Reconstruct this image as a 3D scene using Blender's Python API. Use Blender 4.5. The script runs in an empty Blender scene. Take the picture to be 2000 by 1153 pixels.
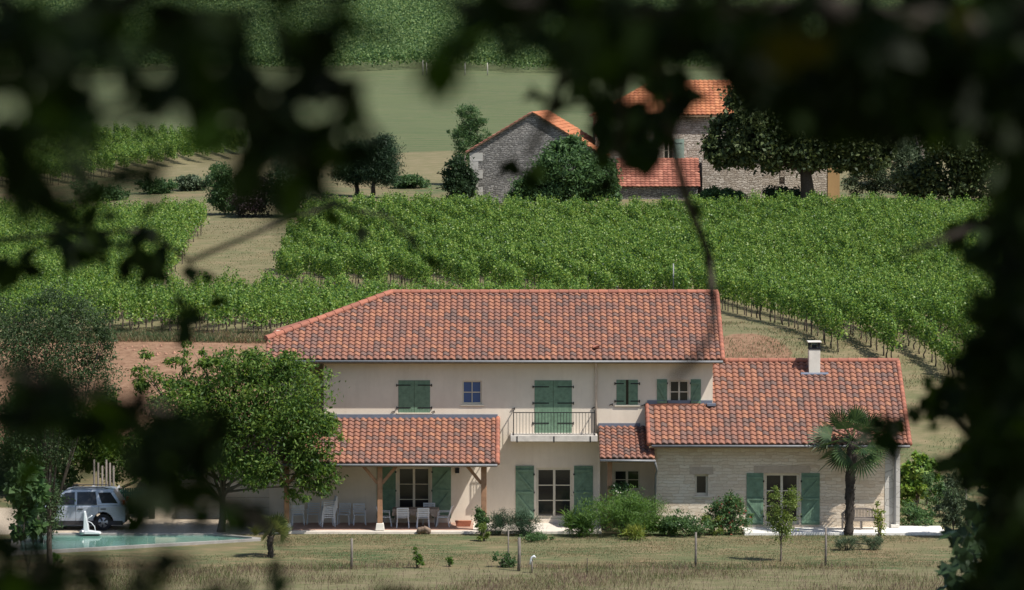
import bpy, math, random
import numpy as np
from mathutils import Vector, Matrix

# ------------------------------------------------------------------ camera, sky, sun, exposure
sc = bpy.context.scene
COL = sc.collection
HC, FPX, PITCH = 19.4, 7820.0, math.radians(3.14)
cam_d = bpy.data.cameras.new('camera'); cam = bpy.data.objects.new('camera', cam_d); COL.objects.link(cam)
cam.location = (0, 0, HC); cam.rotation_euler = (math.pi/2 - PITCH, 0, 0)
cam_d.sensor_fit = 'HORIZONTAL'; cam_d.sensor_width = 36; cam_d.lens = 36*FPX/2000
cam_d.clip_start = 0.3; cam_d.clip_end = 3000
cam_d.dof.use_dof = True; cam_d.dof.focus_distance = 172; cam_d.dof.aperture_fstop = 6.2; cam_d.dof.aperture_blades = 0
sc.camera = cam
SUN = Vector((0.586, -0.38, 1.0)).normalized()
w = bpy.data.worlds.new('World'); sc.world = w; w.use_nodes = True
bg = w.node_tree.nodes['Background']; sky = w.node_tree.nodes.new('ShaderNodeTexSky')
sky.sky_type = 'NISHITA'; sky.sun_disc = False
sky.sun_elevation = math.asin(SUN.z); sky.sun_rotation = math.atan2(SUN.x, SUN.y)
sky.dust_density = 1.2
w.node_tree.links.new(sky.outputs[0], bg.inputs[0]); bg.inputs[1].default_value = 0.10
sl = bpy.data.lights.new('sun', 'SUN'); sl.energy = 4.8; sl.angle = math.radians(0.53); sl.color = (1.0, 0.95, 0.87)
so = bpy.data.objects.new('sun', sl); COL.objects.link(so)
so.rotation_euler = SUN.to_track_quat('Z', 'Y').to_euler(); so.location = (0, 0, 60)
sc.view_settings.view_transform = 'Standard'; sc.view_settings.look = 'None'
sc.view_settings.exposure = 0.28; sc.view_settings.gamma = 1.0
sc.render.engine = 'CYCLES'
sc.cycles.max_bounces = 6; sc.cycles.diffuse_bounces = 3; sc.cycles.transmission_bounces = 4
sc.cycles.use_denoising = True

rng = np.random.default_rng(7); random.seed(7)
PI = math.pi

# ------------------------------------------------------------------ survey of the place
def ray(px, py):
    u, v = (px-1000)/FPX, (576.5-py)/FPX
    f = Vector((0, math.cos(PITCH), -math.sin(PITCH))); up = Vector((0, math.sin(PITCH), math.cos(PITCH)))
    return f + Vector((1, 0, 0))*u + up*v
def P(px, py, Y):
    d = ray(px, py); return Vector((0, 0, HC)) + d*(Y/d.y)
def Z(py, Y): return P(1000, py, Y).z
def X(px, Y, py=800): return P(px, py, Y).x
PY = [-60, 0, 20, 60, 100, 130, 148, 156, 164, 176, 182, 190, 200, 215, 235, 265, 300, 330, 355, 470, 600, 700, 900]
PZ = [18.6, 17.7, 14.9, 8.5, 2.5, -.6, -.1, .1, .2, .32, 1.9, 4.4, 6.2, 6.8, 7.5, 9.0, 9.9, 11.1, 12.9, 19.2, 28.4, 36, 52]
def gz(x, y):
    z = np.interp(y, PY, PZ)
    r = np.clip((np.asarray(y)-183)/20, 0, 1)
    return z + r*(0.18*np.sin(x*.21+y*.06)+0.12*np.sin(y*.17-x*.09))
def G(px, py):
    d = ray(px, py); lo = 140.0/d.y
    t = lo; o = Vector((0, 0, HC))
    while t < 1200:
        p = o + d*t
        if p.z < gz(p.x, p.y): break
        t += .25
    p = o + d*t
    return Vector((p.x, p.y, float(gz(p.x, p.y))))
def proj(p):
    q = Vector(p) - Vector((0, 0, HC))
    f = q.y*math.cos(PITCH) - q.z*math.sin(PITCH); u = q.y*math.sin(PITCH) + q.z*math.cos(PITCH)
    return 1000 + q.x/f*FPX, 576.5 - u/f*FPX

# ------------------------------------------------------------------ helpers
WOFF = {}
def tag(o, label=None, cat=None, group=None, kind=None):
    if label: o['label'] = label
    if cat: o['category'] = cat
    if group: o['group'] = group
    if kind: o['kind'] = kind
    return o
def empty(name, loc, label, cat, group=None):
    o = bpy.data.objects.new(name, None); COL.objects.link(o); o.location = loc; o.empty_display_size = .3
    WOFF[o.name] = Vector(loc); return tag(o, label, cat, group)
def link(me, name, mat, parent=None):
    o = bpy.data.objects.new(name, me); COL.objects.link(o)
    if mat: me.materials.append(mat)
    if parent is not None:
        o.parent = parent; o.location = -WOFF.get(parent.name, Vector((0, 0, 0)))
    return o
def copy_tree(o, parent=None):
    c = o.copy(); COL.objects.link(c); c.parent = parent
    for ch in list(o.children): copy_tree(ch, c)
    return c
class MB:
    def __init__(s): s.v = []; s.f = []; s.sm = []
    def add(s, vs, fs, smooth=False):
        b = len(s.v); s.v += [tuple(p) for p in vs]
        for f in fs: s.f.append(tuple(b+i for i in f)); s.sm.append(smooth)
        return s
    def box(s, x0, x1, y0, y1, z0, z1):
        return s.add([(x0,y0,z0),(x1,y0,z0),(x1,y1,z0),(x0,y1,z0),(x0,y0,z1),(x1,y0,z1),(x1,y1,z1),(x0,y1,z1)],
                     [(0,3,2,1),(4,5,6,7),(0,1,5,4),(1,2,6,5),(2,3,7,6),(3,0,4,7)])
    def bar(s, a, b, w, h=None, up=(0,0,1)):
        a, b = Vector(a), Vector(b); h = h or w; d = (b-a).normalized(); up = Vector(up)
        if abs(d.dot(up)) > .98: up = Vector((0,1,0))
        sd = d.cross(up).normalized(); u = sd.cross(d)
        q = [sd*(w/2)*i + u*(h/2)*j for i, j in ((-1,-1),(1,-1),(1,1),(-1,1))]
        return s.add([a+k for k in q]+[b+k for k in q], [(0,1,2,3),(7,6,5,4),(0,4,5,1),(1,5,6,2),(2,6,7,3),(3,7,4,0)])
    def tube(s, pts, rad, n=7, cap=True, smooth=True):
        pts = [Vector(p) for p in pts]; m = len(pts)
        if not hasattr(rad, '__len__'): rad = [rad]*m
        vs = []
        for i in range(m):
            d = (pts[min(i+1, m-1)]-pts[max(i-1, 0)]).normalized()
            a = d.orthogonal().normalized() if i == 0 else (a - d*a.dot(d)).normalized()
            b = d.cross(a)
            for k in range(n):
                t = 2*PI*k/n; vs.append(pts[i] + (a*math.cos(t)+b*math.sin(t))*rad[i])
        fs = [(i*n+k, i*n+(k+1) % n, (i+1)*n+(k+1) % n, (i+1)*n+k) for i in range(m-1) for k in range(n)]
        if cap: fs += [tuple(range(n))[::-1], tuple((m-1)*n+k for k in range(n))]
        return s.add(vs, fs, smooth)
    def prism(s, poly, ax, lo, hi):        # poly of 2-D points; ax = the extruded axis
        def pt(p, t): return {'x': (t, p[0], p[1]), 'y': (p[0], t, p[1]), 'z': (p[0], p[1], t)}[ax]
        n = len(poly)
        return s.add([pt(p, lo) for p in poly]+[pt(p, hi) for p in poly],
                     [tuple(range(n)), tuple(range(2*n-1, n-1, -1))]+[(i, n+i, n+(i+1) % n, (i+1) % n) for i in range(n)])
    def facade(s, x0, x1, z0, z1, y, holes, dep=.2):
        xs = sorted({x0, x1, *[h[0] for h in holes], *[h[1] for h in holes]}); zs = sorted({z0, z1, *[h[2] for h in holes], *[h[3] for h in holes]})
        for i in range(len(xs)-1):
            for j in range(len(zs)-1):
                cx, cz = (xs[i]+xs[i+1])/2, (zs[j]+zs[j+1])/2
                if any(h[0] < cx < h[1] and h[2] < cz < h[3] for h in holes): continue
                s.add([(xs[i],y,zs[j]),(xs[i+1],y,zs[j]),(xs[i+1],y,zs[j+1]),(xs[i],y,zs[j+1])], [(0,1,2,3)])
        for a, b, c, d in holes:
            e = y+dep
            s.add([(a,y,c),(b,y,c),(b,y,d),(a,y,d),(a,e,c),(b,e,c),(b,e,d),(a,e,d)], [(0,4,5,1),(1,5,6,2),(2,6,7,3),(3,7,4,0)])
        return s
    def build(s, name, mat, parent=None, bevel=0):
        me = bpy.data.meshes.new(name); me.from_pydata(s.v, [], s.f); me.polygons.foreach_set('use_smooth', s.sm); me.update()
        o = link(me, name, mat, parent)
        if bevel:
            m = o.modifiers.new('edge', 'BEVEL'); m.width = bevel; m.segments = 2; m.limit_method = 'ANGLE'
        return o
def quads(name, V, mat, parent=None):      # V: (n,4,3) separate quads
    n = len(V); me = bpy.data.meshes.new(name)
    me.vertices.add(n*4); me.vertices.foreach_set('co', np.ascontiguousarray(V, dtype=np.float32).ravel())
    me.loops.add(n*4); me.loops.foreach_set('vertex_index', np.arange(n*4, dtype=np.int32))
    me.polygons.add(n); me.polygons.foreach_set('loop_start', np.arange(0, n*4, 4, dtype=np.int32))
    try: me.polygons.foreach_set('loop_total', np.full(n, 4, dtype=np.int32))
    except Exception: pass
    me.update(calc_edges=True)
    return link(me, name, mat, parent)
def unit(a): return a/np.maximum(np.linalg.norm(a, axis=1, keepdims=True), 1e-6)
def leafV(p, size, asp=.6, up=.6, droop=.2, direc=None, spread=1.0):
    n = len(p); size = np.broadcast_to(np.asarray(size, float), (n,))*rng.uniform(.7, 1.3, n)
    nor = unit(rng.normal(size=(n, 3)) + np.array([0, -.15, up]))
    d = rng.normal(size=(n, 3))*spread + (0 if direc is None else direc); d[:, 2] -= droop
    d = unit(d - nor*(d*nor).sum(1, keepdims=True)); sd = np.cross(nor, d)
    L = size[:, None]; W = L*asp*.5
    return np.stack([p, p+d*L*.45+sd*W+nor*L*.08, p+d*L-nor*L*.10, p+d*L*.45-sd*W+nor*L*.08], 1)
def cloud(lobes, n, k=None, cr=.28, shell=.5, flat=.75):
    """leaf points: clumps spread through ellipsoid lobes (centre, radii)"""
    k = k or max(12, n//55); wts = np.array([l[1][0]*l[1][2]+.01 for l in lobes]); wts /= wts.sum()
    li = rng.choice(len(lobes), k, p=wts); c = np.array([l[0] for l in lobes])[li]; r = np.array([l[1] for l in lobes])[li]
    rr = (shell + (1-shell)*rng.random(k)**.6)[:, None]
    cc = c + unit(rng.normal(size=(k, 3)))*r*rr
    cs = r.mean(1)*cr*rng.uniform(.55, 1.4, k); own = rng.integers(0, k, n)
    off = rng.normal(size=(n, 3))*.6; off[:, 2] *= flat
    return cc[own] + off*cs[own][:, None]

# ------------------------------------------------------------------ materials
class Mt:
    def __init__(s, name, rough=.8, spec=.3):
        s.m = bpy.data.materials.new(name); s.m.use_nodes = True; s.t = s.m.node_tree; s.b = s.t.nodes['Principled BSDF']
        s.b.inputs['Roughness'].default_value = rough; s.b.inputs['Specular IOR Level'].default_value = spec
    def n(s, typ, **kw):
        k = s.t.nodes.new('ShaderNode'+typ)
        for a, v in kw.items():
            if a[0] == '_': setattr(k, a[1:], v)
            else:
                q = k.inputs[a.replace('__', ' ')] if not a.startswith('i') or not a[1:].isdigit() else k.inputs[int(a[1:])]
                if isinstance(v, bpy.types.NodeSocket): s.t.links.new(v, q)
                else: q.default_value = v
        return k
    def l(s, a, b): s.t.links.new(a, b)
    def ramp(s, fac, stops, interp='LINEAR'):
        r = s.n('ValToRGB'); s.l(fac, r.inputs[0]); e = r.color_ramp; e.interpolation = interp
        while len(e.elements) < len(stops): e.elements.new(.5)
        for q, (p, c) in zip(e.elements, stops): q.position = p; q.color = (*c, 1) if len(c) == 3 else c
        return r.outputs[0]
    def mix(s, f, a, b, mode='MIX'):
        k = s.n('Mix', _data_type='RGBA', _blend_type=mode)
        for v, i in ((f, 0), (a, 6), (b, 7)):
            if isinstance(v, bpy.types.NodeSocket): s.l(v, k.inputs[i])
            else: k.inputs[i].default_value = v if not isinstance(v, tuple) else (*v, 1)
        return k.outputs[2]
    def co(s, scale=(1,1,1), src='Object'):
        tc = s.n('TexCoord'); mp = s.n('Mapping', Scale=scale); s.l(tc.outputs[src], mp.inputs[0]); return mp.outputs[0]
    def noise(s, vec, scale, detail=4, rough=.6):
        k = s.n('TexNoise', Scale=scale, Detail=detail, Roughness=rough); s.l(vec, k.inputs['Vector']); return k.outputs[0]
    def bump(s, h, st=.3, dist=.02):
        b = s.n('Bump', Strength=st, Distance=dist); s.l(h, b.inputs['Height']); s.l(b.outputs[0], s.b.inputs['Normal'])
    def col(s, c):
        if isinstance(c, tuple): s.b.inputs['Base Color'].default_value = (*c, 1)
        else: s.l(c, s.b.inputs['Base Color'])
        return s
def plain(name, c, rough=.6, var=.12, sc_=6, spec=.3, metal=0):
    k = Mt(name, rough, spec); k.b.inputs['Metallic'].default_value = metal
    v = k.noise(k.co(), sc_); lo = tuple(q*(1-var) for q in c); hi = tuple(min(1, q*(1+var)) for q in c)
    k.col(k.ramp(v, [(.3, lo), (.7, hi)])); return k.m
def leafm(name, cols, trans=.35, rough=.55, namp=.8, nsc=.7):
    k = Mt(name, rough, .25); g = k.n('NewGeometry'); nz = k.noise(k.co(), nsc, 3)
    a = k.n('Math', _operation='MULTIPLY_ADD', i0=nz, i1=namp, i2=-namp/2); b = k.n('Math', _operation='ADD', i0=g.outputs['Random Per Island'], i1=a.outputs[0])
    n = len(cols); c = k.ramp(b.outputs[0], [(i/max(1, n-1), q) for i, q in enumerate(cols)]); k.col(c)
    tr = k.n('BsdfTranslucent'); hs = k.n('HueSaturation', Saturation=1.15, Value=1.6, Hue=.485); k.l(c, hs.inputs['Color']); k.l(hs.outputs[0], tr.inputs[0])
    mx = k.n('MixShader', i0=trans); k.l(k.b.outputs[0], mx.inputs[1]); k.l(tr.outputs[0], mx.inputs[2])
    k.l(mx.outputs[0], k.t.nodes['Material Output'].inputs[0]); return k.m
def plaster(name, c, stain):
    k = Mt(name, .9, .15); v = k.co(); a = k.noise(v, .7, 5); st = k.noise(k.co((3, 3, .35)), .9, 4); f = k.noise(v, 28, 3)
    q = k.ramp(a, [(.3, tuple(x*.86 for x in c)), (.7, c)]); q = k.mix(k.ramp(k.noise(v, 6, 5, .7), [(.45, (0,0,0)), (.8, (.35,.35,.35))]), q, tuple(x*.8 for x in c)); q = k.mix(k.ramp(st, [(.48, (0,0,0)), (.8, (.45,.45,.45))]), q, stain)
    k.col(q); k.bump(f, .35, .012); return k.m
def stone(name, cols, mortar, scale, warp=.12, edge=.05, dist=.03, st=.8):
    """coursed / rubble stone from stretched Voronoi cells"""
    k = Mt(name, .9, .15); tc = k.n('TexCoord'); nz = k.n('TexNoise', Scale=1.7, Detail=3); k.l(tc.outputs['Object'], nz.inputs['Vector'])
    mp = k.n('Mapping', Scale=scale); k.l(tc.outputs['Object'], mp.inputs[0]); ad = k.n('VectorMath', _operation='MULTIPLY_ADD'); k.l(nz.outputs[1], ad.inputs[0])
    ad.inputs[1].default_value = (warp*4,)*3; k.l(mp.outputs[0], ad.inputs[2])
    vo = k.n('TexVoronoi', _feature='F1', Scale=1); ve = k.n('TexVoronoi', _feature='DISTANCE_TO_EDGE', Scale=1)
    k.l(ad.outputs[0], vo.inputs['Vector']); k.l(ad.outputs[0], ve.inputs['Vector'])
    sp = k.n('SeparateColor'); k.l(vo.outputs['Color'], sp.inputs[0])
    c = k.ramp(sp.outputs[0], [(i/(len(cols)-1), q) for i, q in enumerate(cols)]); big = k.noise(tc.outputs['Object'], .5, 4)
    c = k.mix(k.ramp(big, [(.35, (0,0,0)), (.75, (.5,.5,.5))]), c, tuple(x*.72 for x in cols[0]))
    e = k.ramp(ve.outputs[0], [(0, (0,0,0)), (edge, (1,1,1))]); k.col(k.mix(e, mortar, c))
    fn = k.noise(tc.outputs['Object'], 22, 4); h = k.n('Math', _operation='MULTIPLY_ADD', i0=fn, i1=.25); k.l(e, h.inputs[2]); k.bump(h.outputs[0], st, dist); return k.m
def tilem(name, stops):
    k = Mt(name, .85, .2); g = k.n('NewGeometry'); v = k.co(); a = k.noise(v, .35, 3); f = k.noise(v, 9, 4)
    s1 = k.n('Math', _operation='MULTIPLY_ADD', i0=a, i1=.55, i2=-.27); s2 = k.n('Math', _operation='ADD', i0=g.outputs['Random Per Island']); k.l(s1.outputs[0], s2.inputs[1])
    c = k.ramp(s2.outputs[0], stops); c = k.mix(k.ramp(f, [(.35, (0,0,0)), (.8, (.5,.5,.5))]), c, (.17, .10, .08)); k.col(c); k.bump(f, .25, .01); return k.m
def coursed(name, cols, mortar, bw, bh, warp=.03, msize=.012, dist=.02, stain=(.5,.4,.28)):
    k = Mt(name, .92, .12); tc = k.n('TexCoord'); sx = k.n('SeparateXYZ'); k.l(tc.outputs['Object'], sx.inputs[0])
    ad = k.n('Math', _operation='ADD'); k.l(sx.outputs[0], ad.inputs[0]); k.l(sx.outputs[1], ad.inputs[1])
    cb = k.n('CombineXYZ'); k.l(ad.outputs[0], cb.inputs[0]); k.l(sx.outputs[2], cb.inputs[1])
    nz = k.n('TexNoise', Scale=2.6, Detail=4, Roughness=.65); k.l(tc.outputs['Object'], nz.inputs['Vector'])
    wv = k.n('VectorMath', _operation='MULTIPLY_ADD'); k.l(nz.outputs[1], wv.inputs[0]); wv.inputs[1].default_value = (warp*6, warp*4, 0); k.l(cb.outputs[0], wv.inputs[2])
    b = k.n('TexBrick', _offset=.45, _squash=.8, _squash_frequency=3, Scale=1.0); k.l(wv.outputs[0], b.inputs['Vector'])
    b.inputs['Mortar Size'].default_value = msize; b.inputs['Mortar Smooth'].default_value = .6; b.inputs['Brick Width'].default_value = bw; b.inputs['Row Height'].default_value = bh
    b.inputs['Color1'].default_value = (0,0,0,1); b.inputs['Color2'].default_value = (1,1,1,1); b.inputs['Mortar'].default_value = (.5,.5,.5,1)
    sc_ = k.n('SeparateColor'); k.l(b.outputs['Color'], sc_.inputs[0]); f = k.noise(tc.outputs['Object'], 11, 5, .7); g = k.noise(tc.outputs['Object'], .6, 5)
    t = k.n('Math', _operation='MULTIPLY_ADD', i0=f, i1=.9, i2=-.45); t2 = k.n('Math', _operation='ADD'); k.l(t.outputs[0], t2.inputs[0]); k.l(sc_.outputs[0], t2.inputs[1])
    c = k.ramp(t2.outputs[0], [(i/(len(cols)-1), q) for i, q in enumerate(cols)]); c = k.mix(k.ramp(g, [(.42, (0,0,0)), (.75, (.55,.55,.55))]), c, stain)
    k.col(k.mix(b.outputs['Fac'], c, mortar)); h = k.n('Math', _operation='MULTIPLY_ADD', i0=b.outputs['Fac'], i1=-.8); k.l(f, h.inputs[2]); k.bump(h.outputs[0], .9, dist); return k.m
M_plaster = plaster('plaster_cream', (.77, .68, .565), (.58, .49, .39))
M_stonewall = coursed('cream_stone', [(.60,.49,.37), (.71,.60,.47), (.75,.66,.54), (.66,.56,.43)], (.60,.49,.37), 0.46, .135, .055, .009, .02, (.58,.46,.34))
M_rubble = coursed('grey_rubble', [(.18,.173,.165), (.31,.30,.285), (.42,.40,.375), (.26,.25,.24)], (.13,.125,.12), .34, .15, .12, .03, .06, (.16,.15,.13))
M_farmstone = coursed('farm_stone', [(.34,.29,.24), (.52,.46,.39), (.64,.58,.51), (.44,.38,.32)], (.27,.22,.18), .42, .17, .12, .03, .05, (.36,.28,.21))
M_quoin = stone('quoin_stone', [(.50,.48,.44), (.58,.56,.52)], (.36,.34,.31), (1.2, 1.2, 2.4), .03, .03, .02, .5)
M_tile = tilem('roof_tile', [(0, (.145,.10,.088)), (.16, (.18,.112,.095)), (.38, (.25,.125,.095)), (.75, (.30,.134,.088)), (1, (.36,.17,.105))])
M_ridge = tilem('ridge_tile', [(0, (.30,.12,.085)), (1, (.44,.17,.11))])
M_farmtile = tilem('farm_tile', [(0, (.38,.135,.065)), (.6, (.48,.18,.08)), (1, (.54,.23,.11))])
M_oldtile = tilem('old_farm_tile', [(0, (.22,.08,.055)), (.6, (.34,.13,.09)), (1, (.44,.19,.13))])
M_shutter = plain('green_paint', (.14, .228, .155), .6, .22, 5)
M_fshutter = plain('pale_green_paint', (.30, .40, .34), .6)
M_iron = plain('black_iron', (.015, .015, .017), .5)
M_zinc = plain('grey_zinc', (.21, .215, .225), .45, .1, 5, .5)
M_flash = plain('lead_flashing', (.15, .17, .22), .5)
M_frame = plain('cream_window_paint', (.62, .56, .45), .5, .06)
M_white = plain('white_plastic', (.62, .645, .67), .45, .05)
M_wood = plain('oak_post', (.34, .19, .11), .7, .25, 4)
M_soffit = plain('soffit_boards', (.24, .16, .10), .8, .2, 5)
M_greywood = plain('weathered_teak', (.20, .175, .155), .75, .2, 7)
M_stake = plain('weathered_stake', (.17, .15, .13), .85, .25, 9)
M_pale = plain('pale_render', (.66, .63, .57), .85, .1, 3)
M_vpost = plain('grey_post_wood', (.38,.36,.32), .85)
M_terr = plain('pale_paving', (.66, .60, .52), .85, .1, 2.2)
M_tfloor = plain('terracotta_floor', (.40, .25, .19), .75, .18, 4)
M_terra = plain('terracotta_pot', (.38, .14, .08), .8)
M_bark = plain('bark', (.115, .095, .078), .95, .35, 11)
M_dbark = plain('dark_bark', (.05, .042, .036), .95, .35, 11)
M_vbark = plain('vine_bark', (.075, .058, .048), .95, .3, 14)
def glassm(name, c, r=.06):
    k = Mt(name, r, .6); k.col(c); return k.m
M_glass = glassm('dark_glass', (.018, .018, .02)); M_bglass = glassm('blue_glass', (.05, .10, .26), .12)
M_vine = leafm('vine_leaf', [(.030,.074,.022), (.098,.195,.042), (.185,.295,.064), (.29,.38,.10)], .35, .42)
M_vinefar = leafm('far_vine_leaf', [(.045,.10,.04), (.12,.20,.07), (.22,.30,.115)], .3, nsc=.15)
M_walnut = leafm('walnut_leaf', [(.038,.082,.023), (.070,.138,.032), (.12,.20,.045), (.20,.285,.07)], .42)
M_oak = leafm('oak_leaf', [(.025,.042,.018), (.042,.066,.026), (.075,.105,.038), (.125,.155,.06)], .25)
M_olive = leafm('olive_leaf', [(.05,.078,.045), (.08,.115,.062), (.125,.165,.095)], .25)
M_pine = leafm('pine_needle', [(.014,.032,.018), (.026,.056,.027), (.045,.088,.04)], .12)
M_bush = leafm('bush_leaf', [(.04,.085,.036), (.07,.135,.05), (.11,.19,.07)], .33)
M_dark = leafm('dark_leaf', [(.014,.03,.014), (.025,.05,.02), (.04,.075,.03)], .2)
M_purple = leafm('purple_leaf', [(.028,.018,.024), (.05,.03,.04), (.07,.045,.05)], .2)
M_fern = leafm('feathery_leaf', [(.06,.12,.032), (.095,.18,.042), (.14,.235,.06)], .4)
M_yel = leafm('yellow_green_leaf', [(.11,.165,.035), (.18,.23,.05), (.27,.28,.07)], .4)
M_walnut2 = leafm('dull_green_leaf', [(.028,.052,.022), (.05,.085,.034), (.085,.13,.055)], .3)
M_yg = leafm('light_green_leaf', [(.09,.14,.035), (.15,.21,.055), (.23,.29,.09)], .4)
M_palm = leafm('palm_leaf', [(.028,.055,.022), (.045,.082,.03), (.085,.13,.045)], .2, .4)
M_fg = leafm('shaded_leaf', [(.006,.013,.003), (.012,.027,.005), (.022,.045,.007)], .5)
M_fg2 = leafm('sunlit_green_tint', [(.03,.075,.008), (.05,.11,.012)], .5); M_fg3 = leafm('sunlit_yellow_tint', [(.07,.068,.006), (.12,.105,.012)], .45, .9)  # lighter copies of the shaded leaf, with sunlight put into their colour
M_red = leafm('red_leaf', [(.16,.05,.03), (.28,.09,.05)], .3)
M_flower = leafm('pale_petal', [(.7,.62,.55), (.75,.7,.65)], .2)
M_lgrass = leafm('lawn_blade', [(.065,.115,.05), (.105,.135,.06), (.20,.165,.09), (.29,.205,.125)], .3, nsc=.55, namp=2.2)
M_mgrass = leafm('meadow_blade', [(.085,.125,.042), (.15,.145,.07), (.225,.18,.11), (.18,.12,.10)], .35, nsc=.5, namp=2)

# ------------------------------------------------------------------ ground
def pip(x, y, poly):
    ins = np.zeros(len(x), bool); n = len(poly)
    for i in range(n):
        x1, y1 = poly[i][:2]; x2, y2 = poly[(i+1) % n][:2]
        c = ((y1 > y) != (y2 > y)) & (x < (x2-x1)*(y-y1)/((y2-y1) or 1e-9)+x1); ins ^= c
    return ins
def ground():
    ys = np.concatenate([np.arange(-60, 148, 4), np.arange(148, 205, .5), np.arange(205, 360, 1.5), np.arange(360, 900, 6)])
    xs = np.concatenate([np.arange(-240, -45, 10), np.arange(-45, 45, .75), np.arange(45, 250, 10)])
    gx, gy = np.meshgrid(xs, ys); zz = gz(gx, gy); nx, ny = len(xs), len(ys)
    me = bpy.data.meshes.new('ground'); me.vertices.add(nx*ny)
    me.vertices.foreach_set('co', np.stack([gx, gy, zz], -1).astype(np.float32).ravel())
    i = np.arange(ny-1)[:, None]*nx + np.arange(nx-1)[None]; q = np.stack([i, i+1, i+nx+1, i+nx], -1).reshape(-1, 4)
    n = len(q); me.loops.add(n*4); me.loops.foreach_set('vertex_index', q.astype(np.int32).ravel())
    me.polygons.add(n); me.polygons.foreach_set('loop_start', np.arange(0, n*4, 4, dtype=np.int32)); me.polygons.foreach_set('use_smooth', np.ones(n, bool))
    me.update(calc_edges=True)
    def ss(a, lo, hi): t = np.clip((a-lo)/(hi-lo), 0, 1); return t*t*(3-2*t)
    x, y = gx.ravel(), gy.ravel()
    A = {'soil': ss(y, 181, 184)*(1-ss(y, 199, 200.4))*(1-ss(x, -10.2, -8.8)) + ss(2.6-np.hypot(x-G(1465, 692).x, (y-G(1465, 692).y)*.5), 0, 1.2)
                 + .55*ss(1.2-np.hypot(x+19.5, (y-158.5)*.5), 0, 1) + .35*ss(y, 318, 322)*(1-ss(y, 326, 335))*(1-ss(x, -14, -8)),
         'gravel': ss(y, 166.3, 167)*(1-ss(y, 175, 177))*ss(x, -30, -29)*(1-ss(x, -9.6, -8.6)),
         'field': ss(y, 349, 355)*(1-ss(y, 700, 720)),
         'meadow': 1-ss(y, 155.3, 156.6),
         'straw': ss(y, 322, 330)*(1-ss(y, 349, 355))*.9 + .65*ss(y, 180, 186)*(1-ss(y, 300, 306)) + .5*ss(y, 158, 163)*(1-ss(y, 163, 168))*ss(x, -9, 4)}
    for k, v in A.items():
        at = me.attributes.new(k, 'FLOAT', 'POINT'); at.data.foreach_set('value', np.clip(v, 0, 1).astype(np.float32))
    k = Mt('ground_cover', .95, .1); v = k.co(src='Object')
    lo, mid, fine = k.noise(v, .22, 5), k.noise(k.co((.5, 1.3, 1)), 1.3, 6, .7), k.noise(v, 14, 5, .7)
    def attr(nm, amp=.5):
        a = k.n('Attribute', _attribute_name=nm); s = k.n('Math', _operation='MULTIPLY_ADD', i0=mid, i1=amp, i2=-amp/2); t = k.n('Math', _operation='ADD', i0=a.outputs['Fac'], i1=s.outputs[0])
        return t.outputs[0]
    def mask(nm, a=.4, b=.6, amp=.5): return k.ramp(attr(nm, amp), [(a, (0,0,0)), (b, (1,1,1))])
    grass = k.mix(k.ramp(lo, [(.35, (0,0,0)), (.65, (1,1,1))]), (.075, .115, .05), (.17, .145, .08))
    grass = k.mix(k.ramp(mid, [(.45, (0,0,0)), (.70, (.8,.8,.8))]), grass, (.29, .205, .125))
    grass = k.mix(attr('straw', .3), grass, k.ramp(mid, [(.3, (.145,.14,.068)), (.7, (.25,.205,.125))]))
    wv = k.n('TexWave', _bands_direction='Y', Scale=.16, Distortion=1.5, Detail=3); k.l(v, wv.inputs['Vector'])
    fieldc = k.mix(k.ramp(wv.outputs['Fac'], [(.2, (0,0,0)), (.8, (1,1,1))]), (.07, .115, .05), (.125, .135, .068))
    fieldc = k.mix(k.ramp(mid, [(.45, (0,0,0)), (.7, (.75,.75,.75))]), fieldc, (.17, .15, .09))
    fieldc = k.mix(k.ramp(lo, [(.4, (0,0,0)), (.6, (.8,.8,.8))]), fieldc, (.115, .135, .065)); fieldc = k.mix(k.ramp(k.noise(k.co((.12, 1.6, 1)), .5, 5, .7), [(.5, (0,0,0)), (.7, (.6,.6,.6))]), fieldc, (.06, .10, .045))
    c = k.mix(mask('field'), grass, fieldc); c = k.mix(mask('meadow'), c, k.ramp(mid, [(.35, (.12,.13,.06)), (.65, (.21,.175,.11))]))
    soil = k.ramp(k.noise(v, 2.4, 6, .75), [(.3, (.14,.078,.05)), (.5, (.25,.15,.095)), (.75, (.33,.215,.145))])
    c = k.mix(mask('soil'), c, soil); c = k.mix(mask('gravel', .42, .58, .3), c, k.ramp(fine, [(.3, (.38,.31,.23)), (.7, (.60,.51,.40))]))
    c = k.mix(k.ramp(fine, [(.3, (.16,.16,.16)), (.6, (0,0,0))]), c, (.07, .06, .035)); k.col(c); k.bump(fine, .5, .05)
    return tag(link(me, 'ground', k.m), 'lawn, dry meadow, bare soil and hillside fields behind the house', None, None, 'structure')
ground()

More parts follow.
